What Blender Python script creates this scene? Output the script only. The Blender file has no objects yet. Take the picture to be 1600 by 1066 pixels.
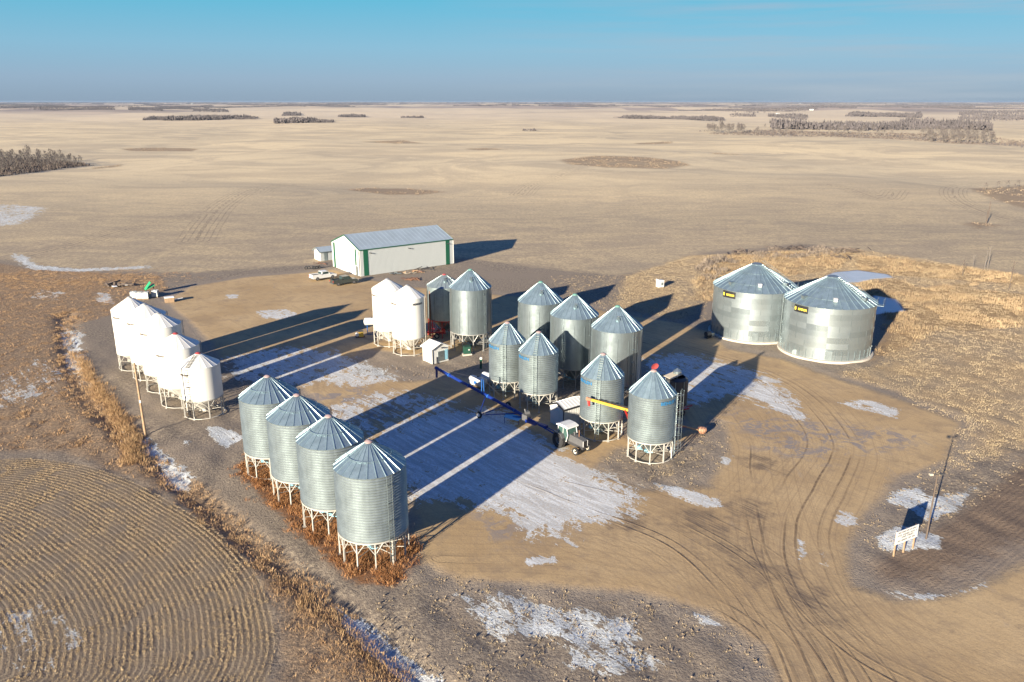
import bpy, math, random
import numpy as np
from mathutils import Vector
random.seed(7); rng = np.random.default_rng(7)
R_ = math.radians; PI = math.pi
sc = bpy.context.scene; COL = sc.collection
# ---------------------------------------------------------------- camera
H = 37.0; FPX = 1244.0
PITCH = math.atan((533 - 158.0) / FPX)
cam = bpy.data.cameras.new('camera'); camo = bpy.data.objects.new('camera', cam); COL.objects.link(camo)
cam.sensor_width = 36; cam.lens = FPX / 1600 * 36; cam.clip_start = 1; cam.clip_end = 120000
camo.location = (0, 0, H); camo.rotation_euler = (PI/2 - PITCH, 0, 0); sc.camera = camo
# ---------------------------------------------------------------- light
SUN_EL = R_(13.3); SUN_AZ = R_(57.5 + 180)          # direction the light comes FROM, ccw from +X
SUN_W = 5.0; EXPO = 1.6
s = bpy.data.lights.new('sun', 'SUN'); so = bpy.data.objects.new('sun', s); COL.objects.link(so)
s.energy = SUN_W; s.angle = R_(0.5); s.color = (1.0, 0.885, 0.695)
sd = Vector((math.cos(SUN_EL)*math.cos(SUN_AZ), math.cos(SUN_EL)*math.sin(SUN_AZ), math.sin(SUN_EL)))
so.rotation_euler = sd.to_track_quat('Z', 'Y').to_euler()
w = bpy.data.worlds.new('World'); sc.world = w; w.use_nodes = True
wt = w.node_tree; wt.nodes.clear()
wo = wt.nodes.new('ShaderNodeOutputWorld'); bg = wt.nodes.new('ShaderNodeBackground')
sky = wt.nodes.new('ShaderNodeTexSky'); sky.sky_type = 'NISHITA'; sky.sun_disc = False
sky.sun_elevation = SUN_EL; sky.sun_rotation = PI/2 - SUN_AZ; sky.altitude = 500; sky.ozone_density = 3.0; sky.air_density = 1.0; sky.dust_density = 0.4
tc = wt.nodes.new('ShaderNodeTexCoord'); sep = wt.nodes.new('ShaderNodeSeparateXYZ')
wt.links.new(tc.outputs['Generated'], sep.inputs[0])
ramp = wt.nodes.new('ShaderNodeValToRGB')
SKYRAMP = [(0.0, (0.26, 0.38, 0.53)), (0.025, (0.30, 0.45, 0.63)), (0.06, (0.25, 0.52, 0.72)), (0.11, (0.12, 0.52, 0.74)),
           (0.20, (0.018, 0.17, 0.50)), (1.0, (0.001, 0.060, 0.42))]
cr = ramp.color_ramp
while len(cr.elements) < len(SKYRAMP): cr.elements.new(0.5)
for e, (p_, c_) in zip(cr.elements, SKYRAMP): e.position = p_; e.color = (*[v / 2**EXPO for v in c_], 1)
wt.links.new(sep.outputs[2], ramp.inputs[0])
# thin cloud streaks low in the sky
mp = wt.nodes.new('ShaderNodeMapping'); mp.inputs['Scale'].default_value = (3, 3, 60)
nz = wt.nodes.new('ShaderNodeTexNoise'); nz.inputs['Scale'].default_value = 1.3; nz.inputs['Detail'].default_value = 6
wt.links.new(tc.outputs['Generated'], mp.inputs[0]); wt.links.new(mp.outputs[0], nz.inputs['Vector'])
cl = wt.nodes.new('ShaderNodeMapRange'); cl.inputs[1].default_value = 0.42; cl.inputs[2].default_value = 0.68; cl.inputs[4].default_value = 0.85
wt.links.new(nz.outputs[0], cl.inputs[0])
xr = wt.nodes.new('ShaderNodeMapRange'); xr.inputs[1].default_value = -0.1; xr.inputs[2].default_value = 0.4
wt.links.new(sep.outputs[0], xr.inputs[0])
mm = wt.nodes.new('ShaderNodeMath'); mm.operation = 'MULTIPLY'; wt.links.new(cl.outputs[0], mm.inputs[0]); wt.links.new(xr.outputs[0], mm.inputs[1])
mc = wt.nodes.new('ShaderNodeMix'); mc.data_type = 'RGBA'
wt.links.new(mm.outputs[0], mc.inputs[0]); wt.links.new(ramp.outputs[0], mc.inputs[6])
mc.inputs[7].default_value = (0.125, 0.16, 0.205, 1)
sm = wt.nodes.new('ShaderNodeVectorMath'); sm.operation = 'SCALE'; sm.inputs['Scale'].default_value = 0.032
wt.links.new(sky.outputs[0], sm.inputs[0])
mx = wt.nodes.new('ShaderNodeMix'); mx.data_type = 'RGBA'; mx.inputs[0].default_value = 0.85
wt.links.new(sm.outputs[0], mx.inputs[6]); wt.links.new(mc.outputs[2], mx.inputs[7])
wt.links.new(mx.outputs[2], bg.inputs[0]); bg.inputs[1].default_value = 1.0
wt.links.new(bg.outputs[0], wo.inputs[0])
vs = sc.view_settings; vs.view_transform = 'Standard'; vs.look = 'None'; vs.exposure = EXPO; vs.gamma = 1; vs.use_curve_mapping = False
HAZE = 4.0e-5

# ---------------------------------------------------------------- ground coordinates
CP, SP = math.cos(PITCH), math.sin(PITCH)
def G(x, y, z=0.0):
    """the ground point seen at photo position x, y (1600 wide), at height z"""
    a = (x - 800) / FPX; b = -(y - 533) / FPX
    d = (a, CP + b*SP, -SP + b*CP); t = (H - z) / -d[2]
    return (d[0]*t, d[1]*t)
_w = [(rng.uniform(0, 2*PI), 10**rng.uniform(1.75, 2.55), rng.uniform(0, 6.28)) for _ in range(16)]
_w2 = [(rng.uniform(0, 2*PI), 10**rng.uniform(2.7, 3.4), rng.uniform(0, 6.28)) for _ in range(10)]
def terrain(x, y):
    x = np.asarray(x, float); y = np.asarray(y, float); r = np.hypot(x, y)
    k = np.clip((r - 150) / 200, 0, 1); k = k*k*(3-2*k)
    k2 = np.clip((r - 700) / 2500, 0, 1)
    h = sum(lam/340*np.sin((x*math.cos(a)+y*math.sin(a))*2*PI/lam + ph) for a, lam, ph in _w) * 0.42
    h2 = sum(np.sin((x*math.cos(a)+y*math.sin(a))*2*PI/lam + ph) for a, lam, ph in _w2) * 1.6
    return h*k + h2*k2 - 0.6*k
def T(x, y): return float(terrain(x, y))

# ---------------------------------------------------------------- materials
class NT:
    def __init__(s, name, rough=0.8, metal=0.0, spec=0.5):
        s.m = bpy.data.materials.new(name); s.m.use_nodes = True; s.t = s.m.node_tree; s.t.nodes.clear()
        s.o = s.t.nodes.new('ShaderNodeOutputMaterial'); s.b = s.t.nodes.new('ShaderNodeBsdfPrincipled')
        s.t.links.new(s.b.outputs[0], s.o.inputs[0])
        s.b.inputs['Roughness'].default_value = rough; s.b.inputs['Metallic'].default_value = metal
        s.b.inputs['Specular IOR Level'].default_value = spec
    def n(s, ty, **kw):
        nd = s.t.nodes.new(ty)
        for k, v in kw.items(): setattr(nd, k, v)
        return nd
    def put(s, sock, v):
        if isinstance(v, bpy.types.NodeSocket): s.t.links.new(v, sock)
        elif isinstance(v, (tuple, list)) and len(v) == 3 and sock.type == 'RGBA': sock.default_value = (*v, 1)
        else: sock.default_value = v
    def math(s, op, a, b=0.0, c=0.0):
        nd = s.n('ShaderNodeMath', operation=op); s.put(nd.inputs[0], a); s.put(nd.inputs[1], b); s.put(nd.inputs[2], c); return nd.outputs[0]
    def add(s, a, b): return s.math('ADD', a, b)
    def mul(s, a, b): return s.math('MULTIPLY', a, b)
    def mixc(s, f, a, b):
        nd = s.n('ShaderNodeMix', data_type='RGBA'); s.put(nd.inputs[0], f); s.put(nd.inputs[6], a); s.put(nd.inputs[7], b); return nd.outputs[2]
    def noise(s, vec, scale, detail=3, rough=0.55, dist=0.0):
        nd = s.n('ShaderNodeTexNoise'); s.put(nd.inputs['Vector'], vec); nd.inputs['Scale'].default_value = scale
        nd.inputs['Detail'].default_value = detail; nd.inputs['Roughness'].default_value = rough; nd.inputs['Distortion'].default_value = dist
        return nd.outputs[0]
    def ss(s, v, lo, hi, a=0.0, b=1.0):
        nd = s.n('ShaderNodeMapRange', interpolation_type='SMOOTHSTEP'); s.put(nd.inputs[0], v)
        for i, q in ((1, lo), (2, hi), (3, a), (4, b)): nd.inputs[i].default_value = q
        return nd.outputs[0]
    def pos(s): return s.n('ShaderNodeNewGeometry').outputs['Position']
    def obj(s): return s.n('ShaderNodeTexCoord').outputs['Object']
    def scale(s, v, sx, sy, sz):
        nd = s.n('ShaderNodeMapping'); s.put(nd.inputs[0], v); nd.inputs['Scale'].default_value = (sx, sy, sz); return nd.outputs[0]
    def streak(s, v, deg, sx, sy):
        nd = s.n('ShaderNodeMapping'); s.put(nd.inputs[0], v); nd.inputs['Rotation'].default_value = (0, 0, R_(-deg)); return s.scale(nd.outputs[0], sx, sy, 1)
    def attr(s, name): return s.n('ShaderNodeAttribute', attribute_name=name).outputs['Fac']
    def bump(s, h, strength=0.5, dist=0.1, nrm=None):
        nd = s.n('ShaderNodeBump'); nd.inputs['Strength'].default_value = strength; nd.inputs['Distance'].default_value = dist
        s.put(nd.inputs['Height'], h)
        if nrm: s.t.links.new(nrm, nd.inputs['Normal'])
        return nd.outputs[0]
    def fin(s, col=None, rough=None, nrm=None):
        if col is not None: s.put(s.b.inputs['Base Color'], col)
        if rough is not None: s.put(s.b.inputs['Roughness'], rough)
        if nrm is not None: s.t.links.new(nrm, s.b.inputs['Normal'])
        return s.m

def mat(name, col, rough=0.6, metal=0.0, var=0.12, scale=3.0, bump=0.0, spec=0.5, grime=0.0):
    t = NT(name, rough, metal, spec); P = t.obj()
    n = t.noise(P, scale, 4)
    dk = tuple(c*(1-2*var) for c in col); lt = tuple(min(1, c*(1+1.2*var)) for c in col)
    c = t.mixc(n, dk, lt)
    if grime:
        g = t.ss(t.noise(t.scale(P, 1.5, 1.5, 0.35), 2.0, 5), 0.55, 0.8, 0, grime); c = t.mixc(g, c, (0.18, 0.14, 0.10))
    return t.fin(c, nrm=t.bump(t.noise(P, scale*6, 3), bump, 0.02) if bump else None)

def galv_mat(name, col, rough, metal, streak=0.2):
    t = NT(name, rough, metal); P = t.obj()
    n = t.noise(P, 1.1, 4); st = t.noise(t.scale(P, 6, 6, 0.25), 1.0, 4); fine = t.noise(P, 14, 2)
    f = t.add(t.mul(n, 0.5), t.add(t.mul(st, 0.35), t.mul(fine, 0.15)))
    c = t.mixc(t.ss(f, 0.35, 0.65), tuple(v*(1-streak) for v in col), tuple(min(1, v*(1+streak*0.5)) for v in col))
    r = t.add(t.mul(t.noise(P, 2.3, 3), 0.16), rough - 0.08)
    return t.fin(c, r)

M = {}
M['galv_corr'] = galv_mat('corrugated_galvanised_steel', (0.255, 0.295, 0.30), 0.50, 0.65)
M['galv_flat'] = galv_mat('smooth_galvanised_steel', (0.30, 0.355, 0.375), 0.36, 0.80, 0.12)
M['galv_roof'] = galv_mat('roof_steel', (0.29, 0.385, 0.42), 0.42, 0.72)
M['galv_dull'] = galv_mat('weathered_steel', (0.28, 0.34, 0.35), 0.45, 0.6)
M['white_bin'] = mat('white_bin_paint', (0.62, 0.61, 0.57), 0.4, 0, 0.03, 0.6)
M['leg_white'] = mat('white_leg_paint', (0.40, 0.385, 0.35), 0.5, 0, 0.08)
M['leg_galv'] = mat('leg_steel', (0.34, 0.34, 0.33), 0.45, 0.3)
M['cap_pink'] = mat('faded_red_lid', (0.36, 0.26, 0.25), 0.6)
M['cap_red'] = mat('red_lid', (0.36, 0.06, 0.06), 0.5)
M['cap_green'] = mat('green_lid', (0.14, 0.30, 0.25), 0.5)
M['cap_grey'] = mat('grey_lid', (0.45, 0.45, 0.43), 0.5, 0.4)
M['ink_blue'] = mat('blue_lettering', (0.02, 0.16, 0.36), 0.5)
M['ink_dark'] = mat('dark_lettering', (0.05, 0.05, 0.055), 0.5)
M['ink_faint'] = mat('faded_lettering', (0.13, 0.11, 0.10), 0.6)
M['ink_yellow'] = mat('yellow_lettering', (0.85, 0.66, 0.08), 0.5)
M['black'] = mat('black_paint', (0.018, 0.018, 0.02), 0.5)
M['rubber'] = mat('tyre_rubber', (0.025, 0.025, 0.027), 0.85)
M['dark'] = mat('dark_steel', (0.06, 0.06, 0.065), 0.5, 0.3)
M['white'] = mat('white_paint', (0.60, 0.60, 0.59), 0.45, 0, 0.04, grime=0.12)
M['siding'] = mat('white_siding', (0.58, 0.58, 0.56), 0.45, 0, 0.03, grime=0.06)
M['siding_shaded'] = mat('white_siding_shaded', (0.40, 0.425, 0.43), 0.5, 0, 0.03, grime=0.08)  # same white siding, shade painted in for long walls that catch less sun
M['green'] = mat('green_trim', (0.008, 0.085, 0.045), 0.5)
M['cabinet'] = mat('dark_green_cabinet', (0.012, 0.06, 0.04), 0.5)
M['shed_roof'] = mat('shed_roof_steel', (0.42, 0.49, 0.52), 0.45, 0.4, 0.12, 0.4)
M['concrete'] = mat('concrete', (0.46, 0.42, 0.36), 0.9, 0, 0.15, 2)
M['blue'] = mat('blue_auger_paint', (0.008, 0.028, 0.19), 0.35)
M['blue_mid'] = mat('mid_blue_paint', (0.02, 0.11, 0.36), 0.4)
M['blue_gate'] = mat('pale_blue_gate', (0.25, 0.50, 0.62), 0.4)
M['yellow'] = mat('yellow_auger_paint', (0.78, 0.50, 0.07), 0.45, grime=0.1)
M['red'] = mat('red_paint', (0.50, 0.03, 0.025), 0.45)
M['wood'] = mat('weathered_wood', (0.34, 0.23, 0.14), 0.8, 0, 0.2)
M['wood_dark'] = mat('dark_pole_wood', (0.10, 0.075, 0.06), 0.85)
M['wood_grey'] = mat('grey_dead_wood', (0.30, 0.26, 0.23), 0.9)
M['glass'] = mat('dark_glass', (0.03, 0.05, 0.05), 0.12, 0, 0.05)
M['cab_glass'] = mat('greenish_cab_glass', (0.05, 0.10, 0.09), 0.12)
M['silver'] = mat('silver_grey_paint', (0.12, 0.12, 0.125), 0.4, 0.2)
M['rim'] = mat('cream_rim_paint', (0.75, 0.70, 0.58), 0.5)
M['truck_dark'] = mat('dark_grey_truck_paint', (0.06, 0.07, 0.065), 0.3, 0.3)
M['orange'] = mat('faded_orange_hopper', (0.40, 0.21, 0.13), 0.7)
M['plastic'] = mat('translucent_white_plastic', (0.72, 0.72, 0.66), 0.5)
M['green_bright'] = mat('bright_green_paint', (0.03, 0.36, 0.14), 0.5)
M['rust'] = mat('rusty_steel', (0.20, 0.10, 0.06), 0.8, 0, 0.3)
M['twig'] = mat('bare_branches', (0.12, 0.102, 0.098), 0.9, 0, 0.2, 0.6)
M['bark'] = mat('pale_aspen_bark', (0.17, 0.15, 0.13), 0.9, 0, 0.2)
M['cream'] = mat('cream_tarp', (0.42, 0.37, 0.29), 0.8)
M['snow'] = mat('snow', (0.85, 0.86, 0.88), 0.8, 0, 0.05)

# ---------------------------------------------------------------- mesh helpers
class MB:
    def __init__(s): s.v = []; s.f = []
    def quad_grid(s, ring_list, close=True):
        base = len(s.v); n = len(ring_list[0])
        for r in ring_list: s.v += r
        for i in range(len(ring_list)-1):
            for j in range(n if close else n-1):
                a = base+i*n+j; b = base+i*n+(j+1) % n
                s.f.append((a, b, b+n, a+n))
        return s
    def box(s, c, d, rz=0.0, tilt=None):
        x, y, z = d[0]/2, d[1]/2, d[2]/2; b = len(s.v); ca, sa = math.cos(rz), math.sin(rz)
        for q in ((-x,-y,-z),(x,-y,-z),(x,y,-z),(-x,y,-z),(-x,-y,z),(x,-y,z),(x,y,z),(-x,y,z)):
            v = Vector(q)
            if tilt: v.rotate(tilt)
            s.v.append((c[0]+v.x*ca-v.y*sa, c[1]+v.x*sa+v.y*ca, c[2]+v.z))
        s.f += [tuple(b+i for i in q) for q in ((0,3,2,1),(4,5,6,7),(0,1,5,4),(1,2,6,5),(2,3,7,6),(3,0,4,7))]
        return s
    def tube(s, p, q, r, r2=None, n=8, caps=True):
        p = Vector(p); q = Vector(q); d = (q-p).normalized(); r2 = r if r2 is None else r2
        u = d.cross(Vector((0,0,1)) if abs(d.z) < 0.95 else Vector((1,0,0))).normalized(); v = d.cross(u)
        b = len(s.v)
        for c, rr in ((p, r), (q, r2)):
            for k in range(n):
                a = 2*PI*k/n; s.v.append(tuple(c + u*(rr*math.cos(a)) + v*(rr*math.sin(a))))
        for k in range(n): s.f.append((b+k, b+(k+1) % n, b+n+(k+1) % n, b+n+k))
        if caps: s.f.append(tuple(b+k for k in range(n))[::-1]); s.f.append(tuple(b+n+k for k in range(n)))
        return s
    def path(s, pts, r, n=6):
        for a, b in zip(pts, pts[1:]): s.tube(a, b, r, n=n)
        return s
    def lathe(s, prof, n=48, c=(0,0,0)):
        s.quad_grid([[(c[0]+r*math.cos(2*PI*k/n), c[1]+r*math.sin(2*PI*k/n), c[2]+z) for k in range(n)] for r, z in prof]); return s
    def disc(s, r, z, n=48, up=True):
        b = len(s.v); s.v += [(r*math.cos(2*PI*k/n), r*math.sin(2*PI*k/n), z) for k in range(n)]
        s.f.append(tuple(range(b, b+n)) if up else tuple(range(b, b+n))[::-1]); return s
    def prism(s, poly, lo, hi, axis='y'):
        """poly of (a,b) pairs extruded along axis from lo to hi"""
        b = len(s.v); n = len(poly)
        for t in (lo, hi):
            for a, c in poly: s.v.append({'y': (a, t, c), 'x': (t, a, c), 'z': (a, c, t)}[axis])
        s.f += [(b+k, b+(k+1) % n, b+n+(k+1) % n, b+n+k) for k in range(n)]
        s.f += [tuple(b+k for k in range(n))[::-1], tuple(b+n+k for k in range(n))]
        return s
    def wheel(s, c, ax, r, w, n=20, inner=0.55):
        """tyre with rounded shoulders, axis direction ax (unit xy)"""
        ax = Vector(ax).normalized(); c = Vector(c); u = ax.cross(Vector((0,0,1))).normalized(); v = Vector((0,0,1))
        rings = []
        for rr, off in ((inner*r, -w*0.35), (0.9*r, -w/2), (r, -w*0.3), (r, w*0.3), (0.9*r, w/2), (inner*r, w*0.35), (inner*r, -w*0.35)):
            rings.append([tuple(c + ax*off + u*(rr*math.cos(2*PI*k/n)) + v*(rr*math.sin(2*PI*k/n))) for k in range(n)])
        s.quad_grid(rings); return s
    def mesh(s, name, m, smooth=0):
        me = bpy.data.meshes.new(name); me.from_pydata(s.v, [], s.f); me.update()
        import bmesh
        bm = bmesh.new(); bm.from_mesh(me); bmesh.ops.recalc_face_normals(bm, faces=bm.faces); bm.to_mesh(me); bm.free()
        if smooth:
            me.polygons.foreach_set('use_smooth', [True]*len(me.polygons)); me.set_sharp_from_angle(angle=R_(smooth))
        if m: me.materials.append(m)
        return me
    def build(s, name, m, parent=None, smooth=0, loc=None):
        return link(name, s.mesh(name, m, smooth), parent, loc)
def link(name, me, parent=None, loc=None, rz=0.0):
    o = bpy.data.objects.new(name, me); COL.objects.link(o); o.parent = parent
    if loc: o.location = loc
    if rz: o.rotation_euler = (0, 0, rz)
    return o
def tag(o, label=None, cat=None, group=None, kind=None):
    if label: o['label'] = label
    if cat: o['category'] = cat
    if group: o['group'] = group
    if kind: o['kind'] = kind
    return o
def thing(name, label, cat, loc=(0,0,0), rz=0.0, group=None):
    o = bpy.data.objects.new(name, None); COL.objects.link(o); o.location = loc; o.rotation_euler = (0,0,rz); o.empty_display_size = 0.5
    return tag(o, label, cat, group)
def copy_tree(o, parent=None):
    c = o.copy(); COL.objects.link(c); c.parent = parent
    for ch in list(o.children): copy_tree(ch, c)
    return c

# ---------------------------------------------------------------- plan of the ground: areas traced on the ground plane
def poly(*pts): return np.array([G(x, y) for x, y in pts])
def sdf(P, q):
    """signed distance (inside positive) of points q (n,2) to polygon P; far points get -50"""
    lo = P.min(0)-12; hi = P.max(0)+12
    sel = np.where((q[:,0] > lo[0]) & (q[:,0] < hi[0]) & (q[:,1] > lo[1]) & (q[:,1] < hi[1]))[0]
    out = np.full(len(q), -50.0)
    if not len(sel): return out
    x = q[sel,0]; y = q[sel,1]; dmin = np.full(len(sel), 1e9); ins = np.zeros(len(sel), bool)
    for i in range(len(P)):
        a = P[i]; b = P[(i+1) % len(P)]; ab = b-a
        t = np.clip(((x-a[0])*ab[0]+(y-a[1])*ab[1])/max(1e-9, ab@ab), 0, 1)
        dmin = np.minimum(dmin, (x-a[0]-t*ab[0])**2+(y-a[1]-t*ab[1])**2)
        c = ((a[1] > y) != (b[1] > y)) & (x < (b[0]-a[0])*(y-a[1])/(b[1]-a[1]+1e-12)+a[0]); ins ^= c
    d = np.sqrt(dmin); out[sel] = np.where(ins, d, -d); return out
def lat(L, q, reach=14):
    """signed side distance of q to polyline L"""
    lo = L.min(0)-reach; hi = L.max(0)+reach
    sel = np.where((q[:,0] > lo[0]) & (q[:,0] < hi[0]) & (q[:,1] > lo[1]) & (q[:,1] < hi[1]))[0]
    out = np.full(len(q), 99.0)
    if not len(sel): return out
    x = q[sel,0]; y = q[sel,1]; best = np.full(len(sel), 1e9); sg = np.ones(len(sel))
    for i in range(len(L)-1):
        a = L[i]; b = L[i+1]; ab = b-a
        t = np.clip(((x-a[0])*ab[0]+(y-a[1])*ab[1])/(ab@ab), 0, 1)
        d = np.hypot(x-a[0]-t*ab[0], y-a[1]-t*ab[1]); cr_ = np.sign(ab[0]*(y-a[1])-ab[1]*(x-a[0]))
        m = d < best; best = np.where(m, d, best); sg = np.where(m, cr_, sg)
    out[sel] = best*sg; return out
def smooth_line(pts, n=8):
    P = [np.array(p, float) for p in pts]; P = [2*P[0]-P[1]]+P+[2*P[-1]-P[-2]]; out = []
    for i in range(1, len(P)-2):
        for k in range(n):
            t = k/n; a, b, c, d = P[i-1], P[i], P[i+1], P[i+2]
            out.append(0.5*((2*b)+(-a+c)*t+(2*a-5*b+4*c-d)*t*t+(-a+3*b-3*c+d)*t**3))
    out.append(P[-2]); return np.array(out)

YARD = [poly((262,470),(300,447),(390,432),(470,426),(520,420),(566,434),(620,446),(690,452),(790,462),(880,470),(960,490),(1060,505),(1110,520),(1135,545),(1225,562),(1300,590),(1400,622),
             (1500,660),(1480,720),(1400,745),(1352,800),(1322,860),(1330,915),(1400,940),(1500,930),(1600,882),(1800,800),(2100,900),(2000,1200),(1300,1250),(1225,1090),(1195,1010),(1110,957),(1000,925),(830,912),
             (720,905),(668,880),(640,850),(655,810),(560,690),(480,610),(400,560),(345,560),(330,535),(300,505)),]
YARD_HOLES = [poly((556,585),(548,560),(570,545),(700,560),(770,540),(800,560),(770,600),(720,590),(640,596)),
              poly((925,735),(1000,765),(1110,760),(1140,705),(1135,660),(1110,650),(1080,690),(960,700)),
              poly((900,655),(1000,690),(1080,670),(1000,560),(860,520),(780,560),(760,600),(830,640))]
SNOW = [ # (polygon, strength)
 (poly((640,790),(600,740),(560,700),(590,670),(680,640),(780,640),(850,680),(900,715),(985,760),(1000,800),(960,822),(905,828),(895,850),(830,835),(780,805),(700,785)), 0.90),
 (poly((355,590),(340,560),(420,540),(520,545),(560,560),(620,575),(625,595),(560,605),(500,600),(430,612)), 0.70),
 (poly((480,640),(560,615),(640,605),(720,625),(700,660),(600,690),(540,680)), 0.56),
 (poly((400,485),(455,482),(470,490),(440,500),(405,497)), 0.7),
 (poly((350,460),(375,460),(372,467),(352,467)), 0.7),
 (poly((1000,560),(1070,548),(1160,570),(1215,590),(1245,620),(1268,655),(1225,650),(1150,620),(1080,640),(1010,610)), 0.70),
 (poly((1120,570),(1160,585),(1200,600),(1235,630),(1268,656),(1240,656),(1190,630),(1140,610)), 0.82),
 (poly((1010,752),(1070,762),(1125,778),(1130,795),(1090,790),(1040,772)), 0.72),
 (poly((1120,712),(1148,712),(1142,728),(1122,728)), 0.6),
 (poly((1240,840),(1262,845),(1258,880),(1242,876)), 0.6),(poly((1275,860),(1300,866),(1298,888),(1280,882)), 0.66),
 (poly((1300,795),(1345,790),(1340,825),(1300,820)), 0.55),
 (poly((815,872),(868,868),(870,880),(825,886)), 0.8),
 (poly((1305,630),(1350,622),(1410,640),(1400,655),(1340,640)), 0.60),
 (poly((1390,765),(1440,758),(1450,778),(1525,762),(1500,800),(1450,815),(1420,800),(1380,785)), 0.78),
 (poly((1362,838),(1410,822),(1475,838),(1470,860),(1400,862),(1375,858)), 0.8),
 (poly((1365,910),(1420,928),(1500,922),(1545,905),(1540,918),(1490,936),(1410,940)), 0.72),
 (poly((700,925),(800,925),(880,950),(1000,960),(1010,1000),(900,1030),(860,1000),(760,1000)), 0.66),
 (poly((1070,955),(1110,960),(1150,985),(1100,980)), 0.75),
 (poly((880,990),(980,990),(1060,1040),(960,1060),(880,1050)), 0.56),
 (poly((520,935),(560,960),(610,1000),(690,1055),(700,1090),(640,1080),(590,1030),(545,985)), 0.95),
 (poly((188,662),(215,675),(262,705),(305,745),(300,775),(265,760),(235,715),(190,690)), 0.8),
 (poly((320,665),(350,668),(385,685),(350,702),(325,680)), 0.9),
 (poly((95,500),(130,520),(135,560),(128,600),(105,570),(90,530)), 0.8),
 (poly((-60,600),(60,560),(130,575),(110,610),(0,640),(-60,650)), 0.46),
 (poly((-80,320),(30,318),(75,322),(60,340),(30,352),(-80,356)), 0.62),
 (poly((15,392),(40,398),(60,412),(120,418),(235,413),(232,418),(120,424),(50,420),(25,408)), 0.9),
 (poly((-50,960),(60,940),(130,960),(150,1000),(60,1066),(-50,1100)), 0.38),
 (poly((60,450),(110,455),(90,470),(40,465)), 0.42),
 (poly((150,455),(175,458),(180,475),(150,472)), 0.7),
 (poly((285,685),(300,690),(296,700),(280,696)), 0.8),
]
DARK = [poly((740,800),(800,800),(830,830),(860,845),(810,860),(740,850)), poly((1130,640),(1200,640),(1300,670),(1360,700),(1300,720),(1180,690)),
        poly((560,600),(500,620),(520,680),(600,660),(640,620)), poly((1330,670),(1410,680),(1400,700),(1330,690))]
DAMP = [poly((1050,795),(1100,800),(1145,828),(1140,845),(1090,835)), poly((1120,850),(1170,870),(1230,905),(1200,905),(1140,880)), poly((1225,900),(1275,925),(1320,965),(1290,965),(1245,945)), poly((960,800),(1010,815),(1000,830),(965,820)), poly((1160,780),(1190,790),(1180,810),(1155,800)), poly((1180,715),(1215,720),(1205,735),(1180,730))]
PLOW = [poly((1340,880),(1400,862),(1500,800),(1600,720),(1900,560),(2100,640),(1700,840),(1530,912),(1440,928),(1380,915))]
WEED = [poly((385,742),(372,728),(400,712),(440,728),(480,775),(530,800),(560,850),(655,850),(655,885),(610,915),(560,915),(520,880),(470,835),(420,790))]
def sline(pts, n=4):
    P = [np.array(p, float) for p in pts]; P = [P[-1]]+P+P[:2]; out = []
    for i in range(1, len(P)-2):
        for k in range(n):
            t_ = k/n; a, b, c, d = P[i-1], P[i], P[i+1], P[i+2]; out.append(0.5*((2*b)+(-a+c)*t_+(2*a-5*b+4*c-d)*t_*t_+(-a+3*b-3*c+d)*t_**3))
    return np.array(out)
STUB = [sline([(-55,78.4),(-49.5,78.2),(-44,76.4),(-38,72.9),(-32.4,68.6),(-27.6,64.6),(-23.7,60.4),(-20.4,56),(-18.2,51.6),(-16.6,47),(-16.6,42.5),(-18,38),(-21,33.5),(-26,29.5),(-33,26.8),(-42,26),(-53,28),(-63,34),(-69,43),(-71,53),(-69,64),(-63,73)])]
GOLD = [poly((1110,415),(1140,400),(1200,395),(1330,398),(1310,420),(1240,430),(1150,440),(1120,470),(1085,470),(1085,440)),
        poly((1330,445),(1400,435),(1440,450),(1530,440),(1500,470),(1400,475),(1330,455)),
        poly((1385,480),(1440,470),(1500,500),(1420,540),(1360,565),(1380,520)), poly((1340,400),(1400,405),(1600,430),(1600,445),(1420,432),(1340,425)),
        poly((1400,470),(1500,450),(1700,470),(1700,500),(1500,520))]
GRASS = [poly((1080,400),(1330,390),(1600,430),(1900,470),(2000,640),(1800,660),(1600,705),(1455,745),(1510,662),(1400,612),(1300,585),(1380,570),(1400,500),(1240,440),(1100,470),(1060,500),(960,480),(980,430))]
VERGE = [poly((-300,420),(0,410),(60,420),(250,430),(262,452),(215,470),(180,490),(110,510),(120,590),(180,640),(240,700),(330,770),(420,850),(500,930),(600,1020),(680,1080),(440,1100),(438,960),(380,850),(250,760),(100,705),(-100,705),(-400,700))]
SLOUGH = [poly((875,250),(930,244),(1010,246),(1060,252),(1080,258),(1040,265),(950,264),(890,258)), poly((540,290),(570,286),(640,288),(695,294),(660,298),(600,298)),
          poly((190,230),(240,228),(310,230),(300,234),(200,233)), poly((565,220),(630,217),(670,222),(620,224)), poly((720,232),(760,231),(800,233),(750,235)),
          poly((985,222),(1050,220),(1050,223),(1000,224)), poly((1515,292),(1600,284),(1720,290),(1720,335),(1600,322),(1540,305)), poly((1110,236),(1160,236),(1150,239),(1115,239)), poly((1505,348),(1530,345),(1560,350),(1530,357)), poly((130,262),(190,253),(185,258),(140,262))]
POND = [poly((1290,432),(1305,426),(1340,423),(1385,429),(1395,434),(1362,436),(1342,441),(1300,442)), poly((1366,462),(1400,468),(1412,486),(1362,492))]
FIELD = np.array([G(x, y) for x, y in ((-900,450),(0,404),(120,420),(300,425),(500,412),(515,400),(700,400),(860,420),(960,430),(1080,420),(1100,395),(1250,383),(1400,400),(1600,440),(2300,540),(6000,300),(9000,200),(-9000,200),(-6000,300))])
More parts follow.
